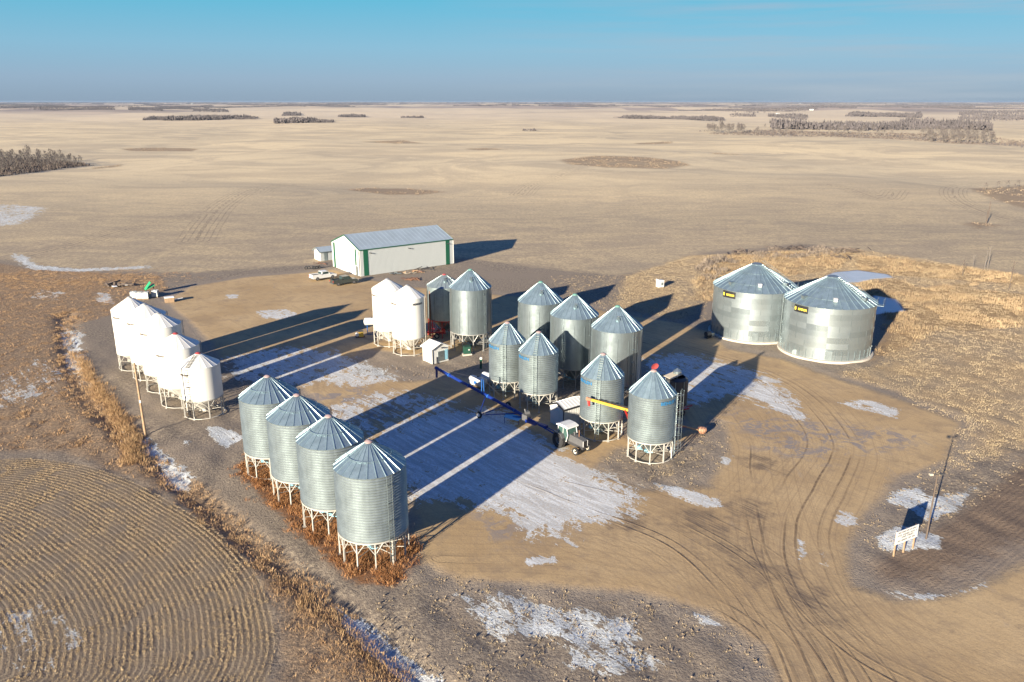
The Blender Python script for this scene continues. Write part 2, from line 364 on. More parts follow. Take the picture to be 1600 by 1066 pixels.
TR = [smooth_line([G(x, y) for x, y in L]) for L in (
  [(560,600),(700,680),(850,745),(990,780),(1100,830),(1190,885),(1250,950),(1300,1010),(1345,1080),(1400,1200)],
  [(900,500),(1060,545),(1160,575),(1225,605),(1275,650),(1300,700),(1270,760),(1240,830),(1262,920),(1350,1010),(1500,1090)],
  [(1120,620),(1160,680),(1172,760),(1190,850),(1235,940),(1290,1060),(1320,1150)],
  [(600,640),(760,730),(900,790),(1030,840),(1120,905),(1180,990),(1230,1120)],
  [(690,870),(900,880),(1080,925),(1190,985),(1240,1060),(1260,1150)])]
TF_ = [smooth_line([G(x, y) for x, y in L]) for L in ([(305,375),(325,345),(350,318),(400,292),(460,282)], [(405,300),(425,288),(470,284)], [(815,300),(835,285),(870,278),(905,262)], [(1290,290),(1330,298),(1380,312),(1400,300)], [(870,275),(900,268),(960,270),(1040,272),(1100,262)], [(1600,345),(1540,330),(1490,305),(1510,285),(1600,276)], [(-100,430),(100,385),(230,350),(330,330)])]
# ---------------------------------------------------------------- ground sheet
rings = [0.0, 12.0, 24.0]; r = 30.0
while r < 420: rings.append(r); r *= 1.0047
while r < 30000: rings.append(r); r *= 1.017
rings = np.array(rings)
ang = np.concatenate([np.arange(-40, 40, 0.21), np.arange(40, 320, 4.0)]) * PI/180
RR, AA = np.meshgrid(rings, ang, indexing='ij'); nr, na = RR.shape
gx = (RR*np.sin(AA)).ravel(); gy = (RR*np.cos(AA)).ravel(); q = np.stack([gx, gy], 1)
def maxsdf(L): return np.max([sdf(P, q) for P in L], 0)
a_yard = np.minimum(maxsdf(YARD), -maxsdf(YARD_HOLES))
a_snow = np.zeros(len(q))
def parea(P): x, y = P[:,0], P[:,1]; return 0.5*abs(np.dot(x, np.roll(y, 1))-np.dot(y, np.roll(x, 1)))
for P, st in SNOW:
    wd_ = min(6.0, max(0.9, 0.22*math.sqrt(parea(P)))); a_snow = np.maximum(a_snow, st*np.clip(sdf(P, q)/wd_+0.45, 0, 1))
A_ = {'yard': a_yard, 'snow': a_snow, 'dark': maxsdf(DARK), 'damp': maxsdf(DAMP), 'plow': maxsdf(PLOW), 'weed': maxsdf(WEED), 'stub': maxsdf(STUB), 'gold': maxsdf(GOLD),
      'grass': maxsdf(GRASS), 'verge': maxsdf(VERGE), 'slough': maxsdf(SLOUGH), 'pond': maxsdf(POND), 'field': sdf(FIELD, q)}
for i, L in enumerate(TR): A_['track%d' % i] = lat(L, q)
A_['field'] = np.where(np.hypot(gx, gy) > 700, 20.0, A_['field'])
A_['furrow'] = np.min(np.stack([np.abs(lat(L, q, 9)) for L in TF_]), 0)
gz = terrain(gx, gy)
lump = sum(np.sin(gx*math.cos(a)*k+gy*math.sin(a)*k+ph) for a, k, ph in [(rng.uniform(0,6.28), rng.uniform(0.5,2.2), rng.uniform(0,6.28)) for _ in range(14)])
rough_area = np.clip(-a_yard/2, 0, 1)*np.clip(1-A_['pond']-1, 0, 1)*(np.hypot(gx, gy) < 300)
gz = gz + lump*0.018*rough_area*np.clip((150-np.hypot(gx, gy))/40, 0, 1)*np.clip(1-(A_['stub'] > 0)*0.7, 0, 1)
ditch = lat(smooth_line([G(x, y) for x, y in ((100,490),(120,590),(200,680),(290,760),(400,850),(530,950),(610,1020),(700,1090))]), q)
gz = gz - 0.45*np.exp(-(ditch/1.4)**2)*rough_area
me = bpy.data.meshes.new('ground'); nv = len(q)
me.vertices.add(nv); me.vertices.foreach_set('co', np.stack([gx, gy, gz], 1).ravel().astype(np.float32))
I = (np.arange(nr-1)[:,None]*na + np.arange(na)[None,:]); J = (np.arange(nr-1)[:,None]*na + (np.arange(na)[None,:]+1) % na)
F = np.stack([I, J, J+na, I+na], -1).reshape(-1, 4)[:, ::-1]
nf = len(F); me.loops.add(nf*4); me.polygons.add(nf)
me.loops.foreach_set('vertex_index', F.ravel().astype(np.int32)); me.polygons.foreach_set('loop_start', (np.arange(nf)*4).astype(np.int32))
me.update(calc_edges=True); me.validate()
me.polygons.foreach_set('use_smooth', np.ones(len(me.polygons), bool))
for k, v in A_.items():
    at = me.attributes.new(k, 'FLOAT', 'POINT'); at.data.foreach_set('value', np.clip(v, -60, 60).astype(np.float32))

t = NT('ground_soil', 0.95, 0, 0.15); P = t.pos()
n_big = t.noise(P, 0.012, 4); n_mid = t.noise(P, 0.09, 5, 0.6); n_s = t.noise(P, 0.55, 5, 0.62); n_f = t.noise(P, 2.6, 5, 0.65); n_ff = t.noise(P, 9.0, 4, 0.7)
def area(name, amp=1.6, soft=0.5, off=0.0):
    v = t.add(t.attr(name), t.mul(t.add(t.add(t.mul(n_s, 0.5), t.add(t.mul(n_f, 0.3), t.mul(n_mid, 0.35))), -0.58), amp*3.6)); return t.ss(v, off-soft, off+soft)
n_g = t.noise(P, 4.5, 3, 0.75); grit = t.ss(n_g, 0.42, 0.60)
n_g2 = t.noise(t.scale(P, 1.0, 0.7, 1), 1.1, 4, 0.8); grit2 = t.ss(n_g2, 0.40, 0.62)
# rough ground
c = t.mixc(t.ss(n_f, 0.38, 0.66), (0.165, 0.135, 0.11), (0.36, 0.295, 0.215))
c = t.mixc(t.ss(n_mid, 0.35, 0.68), c, t.mixc(n_ff, (0.185, 0.152, 0.128), (0.33, 0.27, 0.20)))
# crop field: swaths, pale and grey bands
sep2 = t.n('ShaderNodeSeparateXYZ'); t.t.links.new(P, sep2.inputs[0])
sw = t.noise(t.scale(P, 0.008, 0.017, 1), 1.0, 7, 0.68, 0.8); sw2 = t.noise(t.scale(P, 0.035, 0.08, 1), 1.0, 7, 0.68, 1.2)
wv = t.n('ShaderNodeTexWave', wave_type='BANDS', bands_direction='X'); t.put(wv.inputs['Vector'], t.scale(P, 0.35, 0.10, 1)); wv.inputs['Scale'].default_value = 0.35
wv.inputs['Distortion'].default_value = 14; wv.inputs['Detail'].default_value = 2; wv.inputs['Detail Scale'].default_value = 0.12
fcn = t.mixc(t.ss(sw2, 0.36, 0.64), (0.42, 0.335, 0.228), (0.61, 0.475, 0.285))
fcn = t.mixc(t.mul(t.ss(wv.outputs['Fac'], 0.75, 1.0), t.ss(n_mid, 0.45, 0.6, 0, 0.35)), fcn, (0.42, 0.33, 0.21))
fcn = t.mixc(t.ss(n_f, 0.40, 0.62, 0.0, 0.4), fcn, (0.22, 0.185, 0.15))
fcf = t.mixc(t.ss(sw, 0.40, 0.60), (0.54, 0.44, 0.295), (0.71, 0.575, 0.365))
fcn = t.mixc(t.mul(grit2, 0.48), fcn, (0.21, 0.172, 0.135)); fcn = t.mixc(t.ss(n_g2, 0.36, 0.24, 0, 0.5), fcn, (0.47, 0.38, 0.25))
fl = t.attr('furrow'); flm = t.mul(t.ss(fl, 6.5, 4.5), t.ss(t.math('SINE', t.mul(fl, 2*PI/1.6)), 0.5, 0.95)); flm = t.mul(flm, t.ss(n_s, 0.35, 0.6))
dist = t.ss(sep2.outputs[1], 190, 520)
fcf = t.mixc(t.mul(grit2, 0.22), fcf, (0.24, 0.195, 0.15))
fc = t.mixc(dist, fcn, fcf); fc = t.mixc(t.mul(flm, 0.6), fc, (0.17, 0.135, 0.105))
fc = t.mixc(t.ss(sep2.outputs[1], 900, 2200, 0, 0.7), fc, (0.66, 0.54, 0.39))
vo = t.n('ShaderNodeTexVoronoi', distance='CHEBYCHEV'); t.put(vo.inputs['Vector'], t.scale(P, 1/700, 1/900, 0)); vo.inputs['Scale'].default_value = 1.0; vo.inputs['Randomness'].default_value = 0.75
vsep = t.n('ShaderNodeSeparateColor'); t.t.links.new(vo.outputs['Color'], vsep.inputs[0])
fc = t.mixc(t.mul(t.ss(sep2.outputs[1], 2000, 3500), t.ss(vsep.outputs[0], 0.30, 0.75)), fc, t.mixc(vsep.outputs[1], (0.24, 0.20, 0.18), (0.48, 0.38, 0.30)))
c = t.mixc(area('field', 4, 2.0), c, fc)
c = t.mixc(t.mul(area('slough', 5, 3.0), 0.7), c, t.mixc(n_s, (0.16, 0.105, 0.075), (0.30, 0.22, 0.14)))
# grass, gold, verge, weeds
c = t.mixc(t.mul(area('grass', 3, 1.5), 0.85), c, t.mixc(t.ss(n_mid, 0.38, 0.62), t.mixc(n_f, (0.26,0.20,0.135), (0.44,0.335,0.21)), t.mixc(n_f, (0.33,0.225,0.125), (0.50,0.365,0.20))))
c = t.mixc(t.mul(area('gold', 2, 1.0), 0.7), c, t.mixc(n_f, (0.22,0.14,0.07), (0.42,0.27,0.12)))
c = t.mixc(t.mul(area('verge', 1.5, 1.0), 0.75), c, t.mixc(t.ss(n_f, 0.35, 0.65), (0.17,0.115,0.072), (0.42,0.28,0.155)))
c = t.mixc(area('weed', 1.2, 0.6), c, t.mixc(n_f, (0.12,0.06,0.03), (0.30,0.14,0.06)))
# ploughed soil with furrows
pl = area('plow', 1.2, 0.8)
wv2 = t.n('ShaderNodeTexWave', wave_type='BANDS', bands_direction='X')
mpw = t.n('ShaderNodeMapping'); t.put(mpw.inputs[0], P); mpw.inputs['Rotation'].default_value = (0, 0, R_(52)); t.put(wv2.inputs['Vector'], mpw.outputs[0])
wv2.inputs['Scale'].default_value = 0.62; wv2.inputs['Distortion'].default_value = 5; wv2.inputs['Detail'].default_value = 4; wv2.inputs['Detail Scale'].default_value = 2.0
pc = t.mixc(t.add(t.mul(wv2.outputs['Fac'], 0.16), t.add(t.mul(n_f, 0.5), t.mul(n_g, 0.34))), (0.12, 0.085, 0.062), (0.27, 0.195, 0.135))
c = t.mixc(pl, c, pc)
# stubble field: rows follow the edge of the field
st = area('stub', 0.3, 0.3)
row = t.math('SINE', t.mul(t.add(t.attr('stub'), 0.0), 2*PI/0.43)); rw = t.ss(row, -0.3, 0.9)
sc_ = t.mixc(t.mul(rw, t.ss(n_g, 0.35, 0.58, 0.15, 0.75)), t.mixc(n_ff, (0.12,0.093,0.074), (0.27,0.21,0.145)), (0.46,0.36,0.23))
c = t.mixc(st, c, sc_)
c = t.mixc(t.mul(grit, t.ss(sep2.outputs[1], 200, 120, 0, 0.5)), c, t.mixc(n_s, (0.095, 0.075, 0.062), (0.18, 0.145, 0.112)))
# yard gravel
yd = area('yard', 1.0, 0.8)
shoulder = t.mul(t.ss(t.add(t.attr('yard'), t.mul(t.add(n_s, -0.5), 5)), -4.0, -1.0), t.ss(t.attr('yard'), 3.0, 0.0)); c = t.mixc(t.mul(shoulder, 0.6), c, t.mixc(n_f, (0.20, 0.165, 0.135), (0.36, 0.30, 0.235)))
g1 = t.mixc(t.ss(n_mid, 0.3, 0.7), (0.41, 0.285, 0.150), (0.51, 0.37, 0.205))
g1 = t.mixc(t.mul(grit, 0.22), g1, (0.25, 0.175, 0.105)); g1 = t.mixc(t.ss(n_s, 0.48, 0.72, 0, 0.5), g1, (0.255, 0.19, 0.13)); g1 = t.mixc(t.ss(n_ff, 0.5, 0.75, 0, 0.3), g1, (0.22, 0.165, 0.11))
g1 = t.mixc(t.ss(t.noise(t.scale(P, 0.7, 0.25, 1), 0.35, 5, 0.7, 1.5), 0.60, 0.74, 0, 0.45), g1, (0.27, 0.235, 0.21))
g1 = t.mixc(t.ss(t.noise(P, 0.13, 5, 0.7, 1.0), 0.50, 0.66, 0, 0.55), g1, (0.30, 0.215, 0.13))
g1 = t.mixc(t.ss(t.noise(P, 0.33, 6, 0.75, 0.5), 0.60, 0.72, 0, 0.55), g1, (0.175, 0.128, 0.088))
mpr = t.streak(P, -50, 0.12, 1.9)
g1 = t.mixc(t.ss(t.noise(mpr, 1.0, 5, 0.7, 0.4), 0.52, 0.70, 0, 0.38), g1, (0.235, 0.17, 0.11))
tracks = None
for i, (half, sp) in enumerate(((4.2, 0.82), (4.5, 0.95), (2.6, 1.1), (3.2, 0.9), (2.4, 1.2))):
    L = t.attr('track%d' % i); Ln = t.add(L, t.mul(t.add(t.noise(P, 0.06, 2), -0.5), 1.6))
    wgt = t.ss(t.math('ABSOLUTE', L), half, half*0.35)
    ln = t.ss(t.math('SINE', t.mul(Ln, 2*PI/sp)), 0.50, 1.0)
    ln = t.mul(ln, t.ss(t.noise(P, 0.07, 2, 0.5), 0.40, 0.56))
    ln = t.mul(ln, t.ss(t.noise(P, 1.3, 4, 0.7), 0.25, 0.60, 0.35, 1.0))
    cbx = t.n('ShaderNodeCombineXYZ'); t.put(cbx.inputs[0], t.mul(Ln, 2.4)); wide = t.ss(t.math('ABSOLUTE', L), 11, 5)
    g1 = t.mixc(t.mul(wide, t.ss(t.noise(cbx.outputs[0], 1.0, 4, 0.75), 0.46, 0.68, 0, 0.6)), g1, (0.27, 0.19, 0.115))
    cby = t.n('ShaderNodeCombineXYZ'); t.put(cby.inputs[0], t.mul(Ln, 0.8)); t.put(cby.inputs[1], t.mul(sep2.outputs[1], 0.02)); ln = t.mul(ln, t.ss(t.noise(cby.outputs[0], 1.0, 2, 0.6), 0.44, 0.60))
    tk = t.mul(wgt, ln); tracks = tk if tracks is None else t.math('MAXIMUM', tracks, tk)
g1 = t.mixc(t.mul(tracks, 0.9), g1, (0.13, 0.09, 0.06))
dmp = t.ss(t.add(t.attr('damp'), t.mul(t.add(n_s, -0.5), 8)), -1.8, 1.2); g1 = t.mixc(t.mul(dmp, t.ss(t.noise(mpr, 1.7, 5, 0.75), 0.40, 0.58, 0.15, 0.8)), g1, (0.125, 0.095, 0.075))
c = t.mixc(yd, c, g1)
dk = t.ss(t.add(t.attr('dark'), t.mul(t.add(n_mid, -0.5), 14)), -2.5, 2.0); marb = t.ss(t.noise(P, 0.5, 6, 0.72, 1.2), 0.47, 0.58); c = t.mixc(t.mul(dk, t.mul(marb, 0.85)), c, t.mixc(n_g, (0.14, 0.125, 0.125), (0.32, 0.285, 0.27)))
# snow and ice
drift = t.noise(t.scale(P, 0.9, 0.55, 1), 0.9, 6, 0.68, 0.5)
streak = t.noise(t.n('ShaderNodeMapping').outputs[0], 1.0) if False else None
mps = t.streak(P, -48, 0.20, 1.5)
strk = t.noise(mps, 1.0, 5, 0.65, 0.6)
sn_in = t.add(t.mul(drift, 0.35), t.add(t.mul(strk, 0.33), t.add(t.mul(n_g, 0.16), t.mul(n_mid, 0.16))))
snow = t.math('SUBTRACT', t.attr('snow'), t.add(t.mul(t.add(sn_in, -0.5), 4.6), 0.5))
snow_m = t.ss(snow, -0.04, 0.14)
snow_m = t.mul(snow_m, t.add(1.0, t.mul(tracks, -0.6)))
snow_m = t.mul(snow_m, t.ss(t.attr('snow'), 0.02, 0.3)); snow_m = t.mul(snow_m, t.add(1.0, t.mul(grit, -0.35)))
snow_c = t.mixc(t.ss(strk, 0.40, 0.62), (0.50, 0.525, 0.53), (0.71, 0.755, 0.77))
c = t.mixc(t.mul(snow_m, 0.88), c, snow_c)
pn = t.ss(t.attr('pond'), -0.6, 0.4); c = t.mixc(pn, c, t.mixc(n_s, (0.34, 0.40, 0.47), (0.50, 0.53, 0.57)))
hgt = t.add(t.mul(n_f, 0.070), t.add(t.mul(n_g, 0.085), t.mul(n_ff, 0.030))); hgt = t.mul(hgt, t.add(1.0, t.mul(yd, -0.82))); hgt = t.mul(hgt, t.ss(sep2.outputs[1], 130, 420, 1.0, 0.25))
hgt = t.mul(hgt, t.add(1.0, t.mul(snow_m, -0.6)))
hgt = t.add(hgt, t.add(t.mul(tracks, -0.03), t.add(t.mul(t.mul(st, rw), 0.016), t.mul(t.mul(pl, wv2.outputs['Fac']), 0.022))))
hgt = t.add(hgt, t.mul(n_s, 0.035)); hgt = t.mul(hgt, t.add(1.0, t.mul(pn, -0.97)))
gm = t.fin(c, t.add(0.95, t.mul(pn, -0.7)), t.bump(hgt, 0.9, 1.0))
me.materials.append(gm)
ground = bpy.data.objects.new('ground', me); COL.objects.link(ground); tag(ground, kind='structure')

# ---------------------------------------------------------------- plants that nobody could count
def inside(P, n):
    lo = P.min(0); hi = P.max(0); out = np.zeros((0, 2)); tries = 0
    while len(out) < n and tries < 60:
        c_ = rng.uniform(lo, hi, (n*2, 2)); out = np.vstack([out, c_[sdf(P, c_) > 0]]); tries += 1
    return out[:n]
def area_of(P): x, y = P[:,0], P[:,1]; return 0.5*abs(np.dot(x, np.roll(y, 1))-np.dot(y, np.roll(x, 1)))
def blades_mesh(name, cen, h, spread, nb, width, material, lean=0.5, seed=1):
    """cen (n,3); every clump gets nb bent blades (two-face strips)"""
    g = np.random.default_rng(seed); n = len(cen); N = n*nb
    c_ = np.repeat(cen, nb, 0); hh = np.repeat(h, nb)*g.uniform(0.45, 1.1, N); sp = np.repeat(spread, nb)
    a = g.uniform(0, 2*PI, N); rr = np.sqrt(g.uniform(0, 1, N))*sp
    bx = c_[:,0]+rr*np.cos(a); by = c_[:,1]+rr*np.sin(a); bz = c_[:,2]-0.02
    la = a+g.normal(0, 0.9, N); ll = hh*lean*g.uniform(0.1, 1.0, N)
    tx = bx+ll*np.cos(la); ty = by+ll*np.sin(la); tz = bz+hh
    wa = g.uniform(0, 2*PI, N); ww = width*g.uniform(0.5, 1.4, N)
    dx, dy = np.cos(wa)*ww/2, np.sin(wa)*ww/2
    mx_, my_, mz_ = bx+(tx-bx)*0.4, by+(ty-by)*0.4, bz+hh*0.58
    V = np.stack([bx-dx, by-dy, bz, bx+dx, by+dy, bz, mx_+dx*0.9, my_+dy*0.9, mz_, mx_-dx*0.9, my_-dy*0.9, mz_, tx, ty, tz], 1).reshape(-1, 3)
    base = np.arange(N)[:,None]*5
    tri = np.concatenate([base+np.array([[0,1,2]]), base+np.array([[0,2,3]]), base+np.array([[3,2,4]])], 1).reshape(-1, 3)
    m_ = bpy.data.meshes.new(name); m_.vertices.add(len(V)); m_.vertices.foreach_set('co', V.ravel().astype(np.float32))
    m_.loops.add(tri.size); m_.polygons.add(len(tri)); m_.loops.foreach_set('vertex_index', tri.ravel().astype(np.int32))
    m_.polygons.foreach_set('loop_start', (np.arange(len(tri))*3).astype(np.int32)); m_.update(calc_edges=True)
    at = m_.attributes.new('tint', 'FLOAT', 'POINT'); ct = np.repeat(g.uniform(0, 1, n), nb)*0.65+g.uniform(0, 1, N)*0.35
    at.data.foreach_set('value', np.repeat(ct, 5).astype(np.float32))
    m_.materials.append(material)
    return m_
def plant_mat(name, c0, c1, c2):
    t = NT(name, 0.9, 0, 0.15); f = t.attr('tint')
    c = t.mixc(t.ss(f, 0.15, 0.5), c0, c1); c = t.mixc(t.ss(f, 0.5, 0.9), c, c2); return t.fin(c)
MP = {'rust': plant_mat('rust_weed', (0.16,0.075,0.035), (0.31,0.145,0.060), (0.42,0.24,0.12)),
      'gold': plant_mat('gold_reed', (0.20,0.14,0.09), (0.34,0.245,0.15), (0.45,0.35,0.215)),
      'brush': plant_mat('brown_brush', (0.18,0.12,0.075), (0.34,0.22,0.125), (0.46,0.31,0.17)),
      'straw': plant_mat('straw_stubble', (0.27,0.20,0.125), (0.45,0.34,0.205), (0.58,0.455,0.285)),
      'tan': plant_mat('tan_grass', (0.20,0.155,0.105), (0.34,0.265,0.17), (0.46,0.37,0.24)),
      'grey': plant_mat('grey_brush', (0.12,0.10,0.09), (0.22,0.18,0.15), (0.32,0.26,0.20))}
def clumps(pts, zoff=0.0): return np.stack([pts[:,0], pts[:,1], terrain(pts[:,0], pts[:,1])+zoff], 1)
def patchy(pts, lam, thr, seed):
    g = np.random.default_rng(seed); f = sum(np.sin((pts[:,0]*math.cos(a)+pts[:,1]*math.sin(a))*2*PI/(lam*k)+p) for a, k, p in [(g.uniform(0,6.28), g.uniform(0.6,1.8), g.uniform(0,6.28)) for _ in range(7)])
    return pts[f > thr]
def stuff(name, me_, label, cat):
    o = link(name, me_); tag(o, label, cat, kind='stuff'); return o
def join_pts(polys, dens): return np.vstack([inside(P, max(3, int(area_of(P)*dens))) for P in polys])
def notyard(p): return p[np.minimum(sdf(YARD[0], p), -np.max([sdf(h, p) for h in YARD_HOLES], 0)) < 0.2]

# rust weeds under the near row of bins
p = patchy(inside(WEED[0], 2200), 2.4, 0.0, 44); ring = []
for bx_, by_ in ((-24.9,76.5),(-20.5,71.1),(-16.3,65.8),(-11.8,60.3)):
    a = rng.uniform(0, 2*PI, 260); rr = rng.normal(2.7, 0.9, 260); ring.append(np.stack([bx_+rr*np.cos(a), by_+rr*np.sin(a)], 1))
p = np.vstack([p]+ring)
stuff('rust_weeds', blades_mesh('rust_weeds', clumps(p), rng.uniform(0.15, 0.5, len(p)), np.full(len(p), 0.32), 18, 0.028, MP['rust'], 0.8, 3), 'tall rust brown weeds around the legs of the near bin row', 'weeds')
# verge brush on the left
p = notyard(join_pts(VERGE, 4.0)); p = p[sdf(STUB[0], p) < 0]; dd = np.hypot(p[:,0], p[:,1]); p = p[dd < 210]
p1 = patchy(p, 2.6, -0.6, 5)
stuff('verge_brush', blades_mesh('verge_brush', clumps(p1, -0.1), rng.uniform(0.10, 0.42, len(p1)), rng.uniform(0.2, 0.45, len(p1)), 12, 0.04, MP['brush'], 0.8, 4), 'low brown brush covering the ditch verge left of the bins', 'brush')
HED = smooth_line([G(x, y) for x, y in ((118,550),(145,600),(178,640),(203,685),(210,715),(270,770),(340,830),(410,880),(460,925),(510,985),(560,1040),(600,1090))])
k = rng.integers(0, len(HED)-1, 1500); tt = rng.uniform(0, 1, 1500)[:,None]; hp = HED[k]*(1-tt)+HED[k+1]*tt + rng.normal(0, 1, (1500,2))*np.where(k < 33, 0.55, 1.0)[:,None]; hk = np.where((k > 33) & (k < 60), 0.35, np.where(k < 33, 1.0, 0.6))
sel_ = rng.uniform(0, 1, 1500) < hk; hp = hp[sel_]; hk = hk[sel_]; hsc = np.concatenate([hk, np.full(9000, 0.55)])
H2 = smooth_line([G(x, y) for x, y in ((-60,440),(20,430),(60,440),(120,445),(180,430),(250,440))])
k = rng.integers(0, len(H2)-1, 1200); tt = rng.uniform(0, 1, 1200)[:,None]; hp2 = H2[k]*(1-tt)+H2[k+1]*tt + rng.normal(0, 5.0, (1200,2))*[1, 1.0]
H3 = join_pts([poly((-200,470),(180,470),(100,560),(160,640),(250,720),(0,700),(-200,690))], 0.5); H3 = patchy(H3, 9, 0.0, 12)
hp = np.vstack([hp, hp2, H3])
stuff('verge_reeds', blades_mesh('verge_reeds', clumps(hp, -0.1), rng.uniform(0.25, 0.75, len(hp))*hsc[:len(hp)], rng.uniform(0.35, 0.8, len(hp)), 36, 0.024, plant_mat('orange_reed', (0.20,0.12,0.07), (0.36,0.23,0.12), (0.48,0.33,0.18)), 0.7, 6), 'orange brown tall grass along the ditch on the left', 'tall grass')
# gold cattails round the pond
p = join_pts(GOLD, 1.3); p = patchy(p, 9, -0.5, 15); p = p[np.max([sdf(h, p) for h in POND], 0) < -0.5]
for bx_, by_ in ((39.9,127.7),(48.4,118.0)): p = p[np.hypot(p[:,0]-bx_, p[:,1]-by_) > 7.6]
stuff('cattails', blades_mesh('cattails', clumps(p), rng.uniform(0.25, 0.8, len(p)), rng.uniform(0.5, 1.0, len(p)), 22, 0.035, MP['gold'], 0.45, 7), 'golden cattails around the frozen pond behind the big bins', 'reeds')
p = join_pts(GRASS, 3.0); p = notyard(p); p = p[np.max([sdf(h, p) for h in POND], 0) < -0.5]
for bx_, by_ in ((39.9,127.7),(48.4,118.0)): p = p[np.hypot(p[:,0]-bx_, p[:,1]-by_) > 7.4]
stuff('dry_grass', blades_mesh('dry_grass', clumps(p), rng.uniform(0.05, 0.2, len(p)), rng.uniform(0.3, 0.8, len(p)), 13, 0.035, plant_mat('matted_grass', (0.28,0.215,0.14), (0.38,0.30,0.19), (0.46,0.37,0.245)), 0.9, 8), 'short dry grass on the rough ground right of the big bins', 'grass')
GB = poly((1085,425),(1110,398),(1200,392),(1290,388),(1330,392),(1300,402),(1160,408),(1110,440)); p = patchy(inside(GB, 500), 12, -0.3, 31)
stuff('grey_brush', blades_mesh('grey_brush', clumps(p), rng.uniform(0.4, 1.2, len(p)), rng.uniform(0.4, 0.9, len(p)), 20, 0.07, MP['grey'], 0.9, 32), 'dark brush piles along the field edge behind the big bins', 'brush')
# tufts on the rough patches by the yard
TF = [poly((640,880),(720,905),(900,925),(1080,950),(1180,1005),(1225,1100),(650,1100),(560,970)), poly((1340,830),(1380,775),(1440,735),(1600,700),(1600,760),(1440,830),(1350,880)),
      poly((1400,620),(1440,600),(1600,640),(1700,680),(1600,720),(1450,720)), YARD_HOLES[1], poly((860,430),(1000,430),(1110,440),(1105,500),(1060,505),(960,488),(880,465))]
p = join_pts(TF, 3.2); p = patchy(p, 2.2, -0.4, 17); p = notyard(p)
stuff('grass_tufts', blades_mesh('grass_tufts', clumps(p), rng.uniform(0.05, 0.17, len(p)), rng.uniform(0.10, 0.25, len(p)), 11, 0.032, MP['tan'], 1.1, 9), 'small tan grass tufts on the rough ground around the yard', 'grass')
# stubble rows
pts = inside(STUB[0], 130000); pts = pts[(np.abs(np.arctan2(pts[:,0], pts[:,1])) < R_(38)) & (np.hypot(pts[:,0], pts[:,1]) > 38)]
sdv = sdf(STUB[0], pts); rowi = np.round(sdv/0.43)*0.43+0.107
e_ = 0.05; gxv = (sdf(STUB[0], pts+[e_, 0])-sdv)/e_; gyv = (sdf(STUB[0], pts+[0, e_])-sdv)/e_
pts = pts+np.stack([gxv, gyv], 1)*((rowi-sdv)[:,None]+rng.normal(0, 0.065, (len(pts),1))); pts = patchy(pts, 3.5, -2.6, 21)
stuff('stubble_rows', blades_mesh('stubble_rows', clumps(pts), rng.uniform(0.05, 0.12, len(pts)), np.full(len(pts), 0.09), 4, 0.026, MP['straw'], 0.6, 10), 'curved rows of cut crop stubble in the near left field', 'stubble')
# slough weeds far out
p = join_pts(SLOUGH[:2], 0.2); p = patchy(np.vstack([p, join_pts(SLOUGH[2:], 0.14)]), 25, -0.8, 61)
stuff('slough_weeds', blades_mesh('slough_weeds', clumps(p), rng.uniform(0.2, 0.6, len(p)), rng.uniform(0.6, 1.3, len(p)), 8, 0.12, plant_mat('slough_weed', (0.13,0.10,0.08), (0.23,0.175,0.125), (0.34,0.265,0.18)), 0.8, 11), 'brown weeds in the shallow hollows of the far field', 'weeds')
# clods of earth on rough soil
p = notyard(np.vstack([join_pts(TF, 1.2), join_pts([poly((560,570),(700,575),(770,545),(770,600),(640,596))], 2.0)])); n = len(p)
oct_ = np.array([(1,0,0),(0,1,0),(-1,0,0),(0,-1,0),(0,0,1),(0,0,-1)], float); ft = np.array([(0,1,4),(1,2,4),(2,3,4),(3,0,4),(1,0,5),(2,1,5),(3,2,5),(0,3,5)])
Vv = (oct_[None]*rng.uniform(0.03, 0.11, (n,1,1))*rng.uniform(0.6, 1.3, (n,6,1))+clumps(p, 0.02)[:,None]).reshape(-1,3); Fv = (ft[None]+np.arange(n)[:,None,None]*6).reshape(-1,3)
cm = bpy.data.meshes.new('clods'); cm.from_pydata(Vv.tolist(), [], Fv.tolist()); cm.materials.append(mat('clod', (0.26,0.20,0.14), 0.95, 0, 0.35, 0.8)); stuff('clods', cm, 'small clods and stones scattered over the rough soil', 'clods')

# ---------------------------------------------------------------- grain bins
def text_mesh(txt, size, depth=0.012):
    cu = bpy.data.curves.new('lettering', 'FONT'); cu.body = txt; cu.size = size; cu.extrude = depth; cu.align_x = 'CENTER'; cu.resolution_u = 3; cu.offset = size*0.018
    o = bpy.data.objects.new('lettering', cu); COL.objects.link(o)
    dg = bpy.context.evaluated_depsgraph_get(); dg.update(); m_ = bpy.data.meshes.new_from_object(o.evaluated_get(dg)); bpy.data.objects.remove(o)
    return m_
def curved_text(txt, size, rad, ang_, z, m, parent, width=None):
    m_ = text_mesh(txt, size); V = [v.co.copy() for v in m_.vertices]
    wd = max(v.x for v in V)-min(v.x for v in V); k = (width/wd) if width else 1
    for v, o_ in zip(m_.vertices, V):
        a = ang_+o_.x*k/rad; r2 = rad+0.02+o_.z; v.co = (r2*math.cos(a), r2*math.sin(a), z+o_.y)
    m_.materials.clear(); m_.materials.append(m); m_.name = 'lettering'
    return link('lettering', m_, parent)
cache = {}
def cached(key, fn):
    if key not in cache: cache[key] = fn()
    return cache[key]
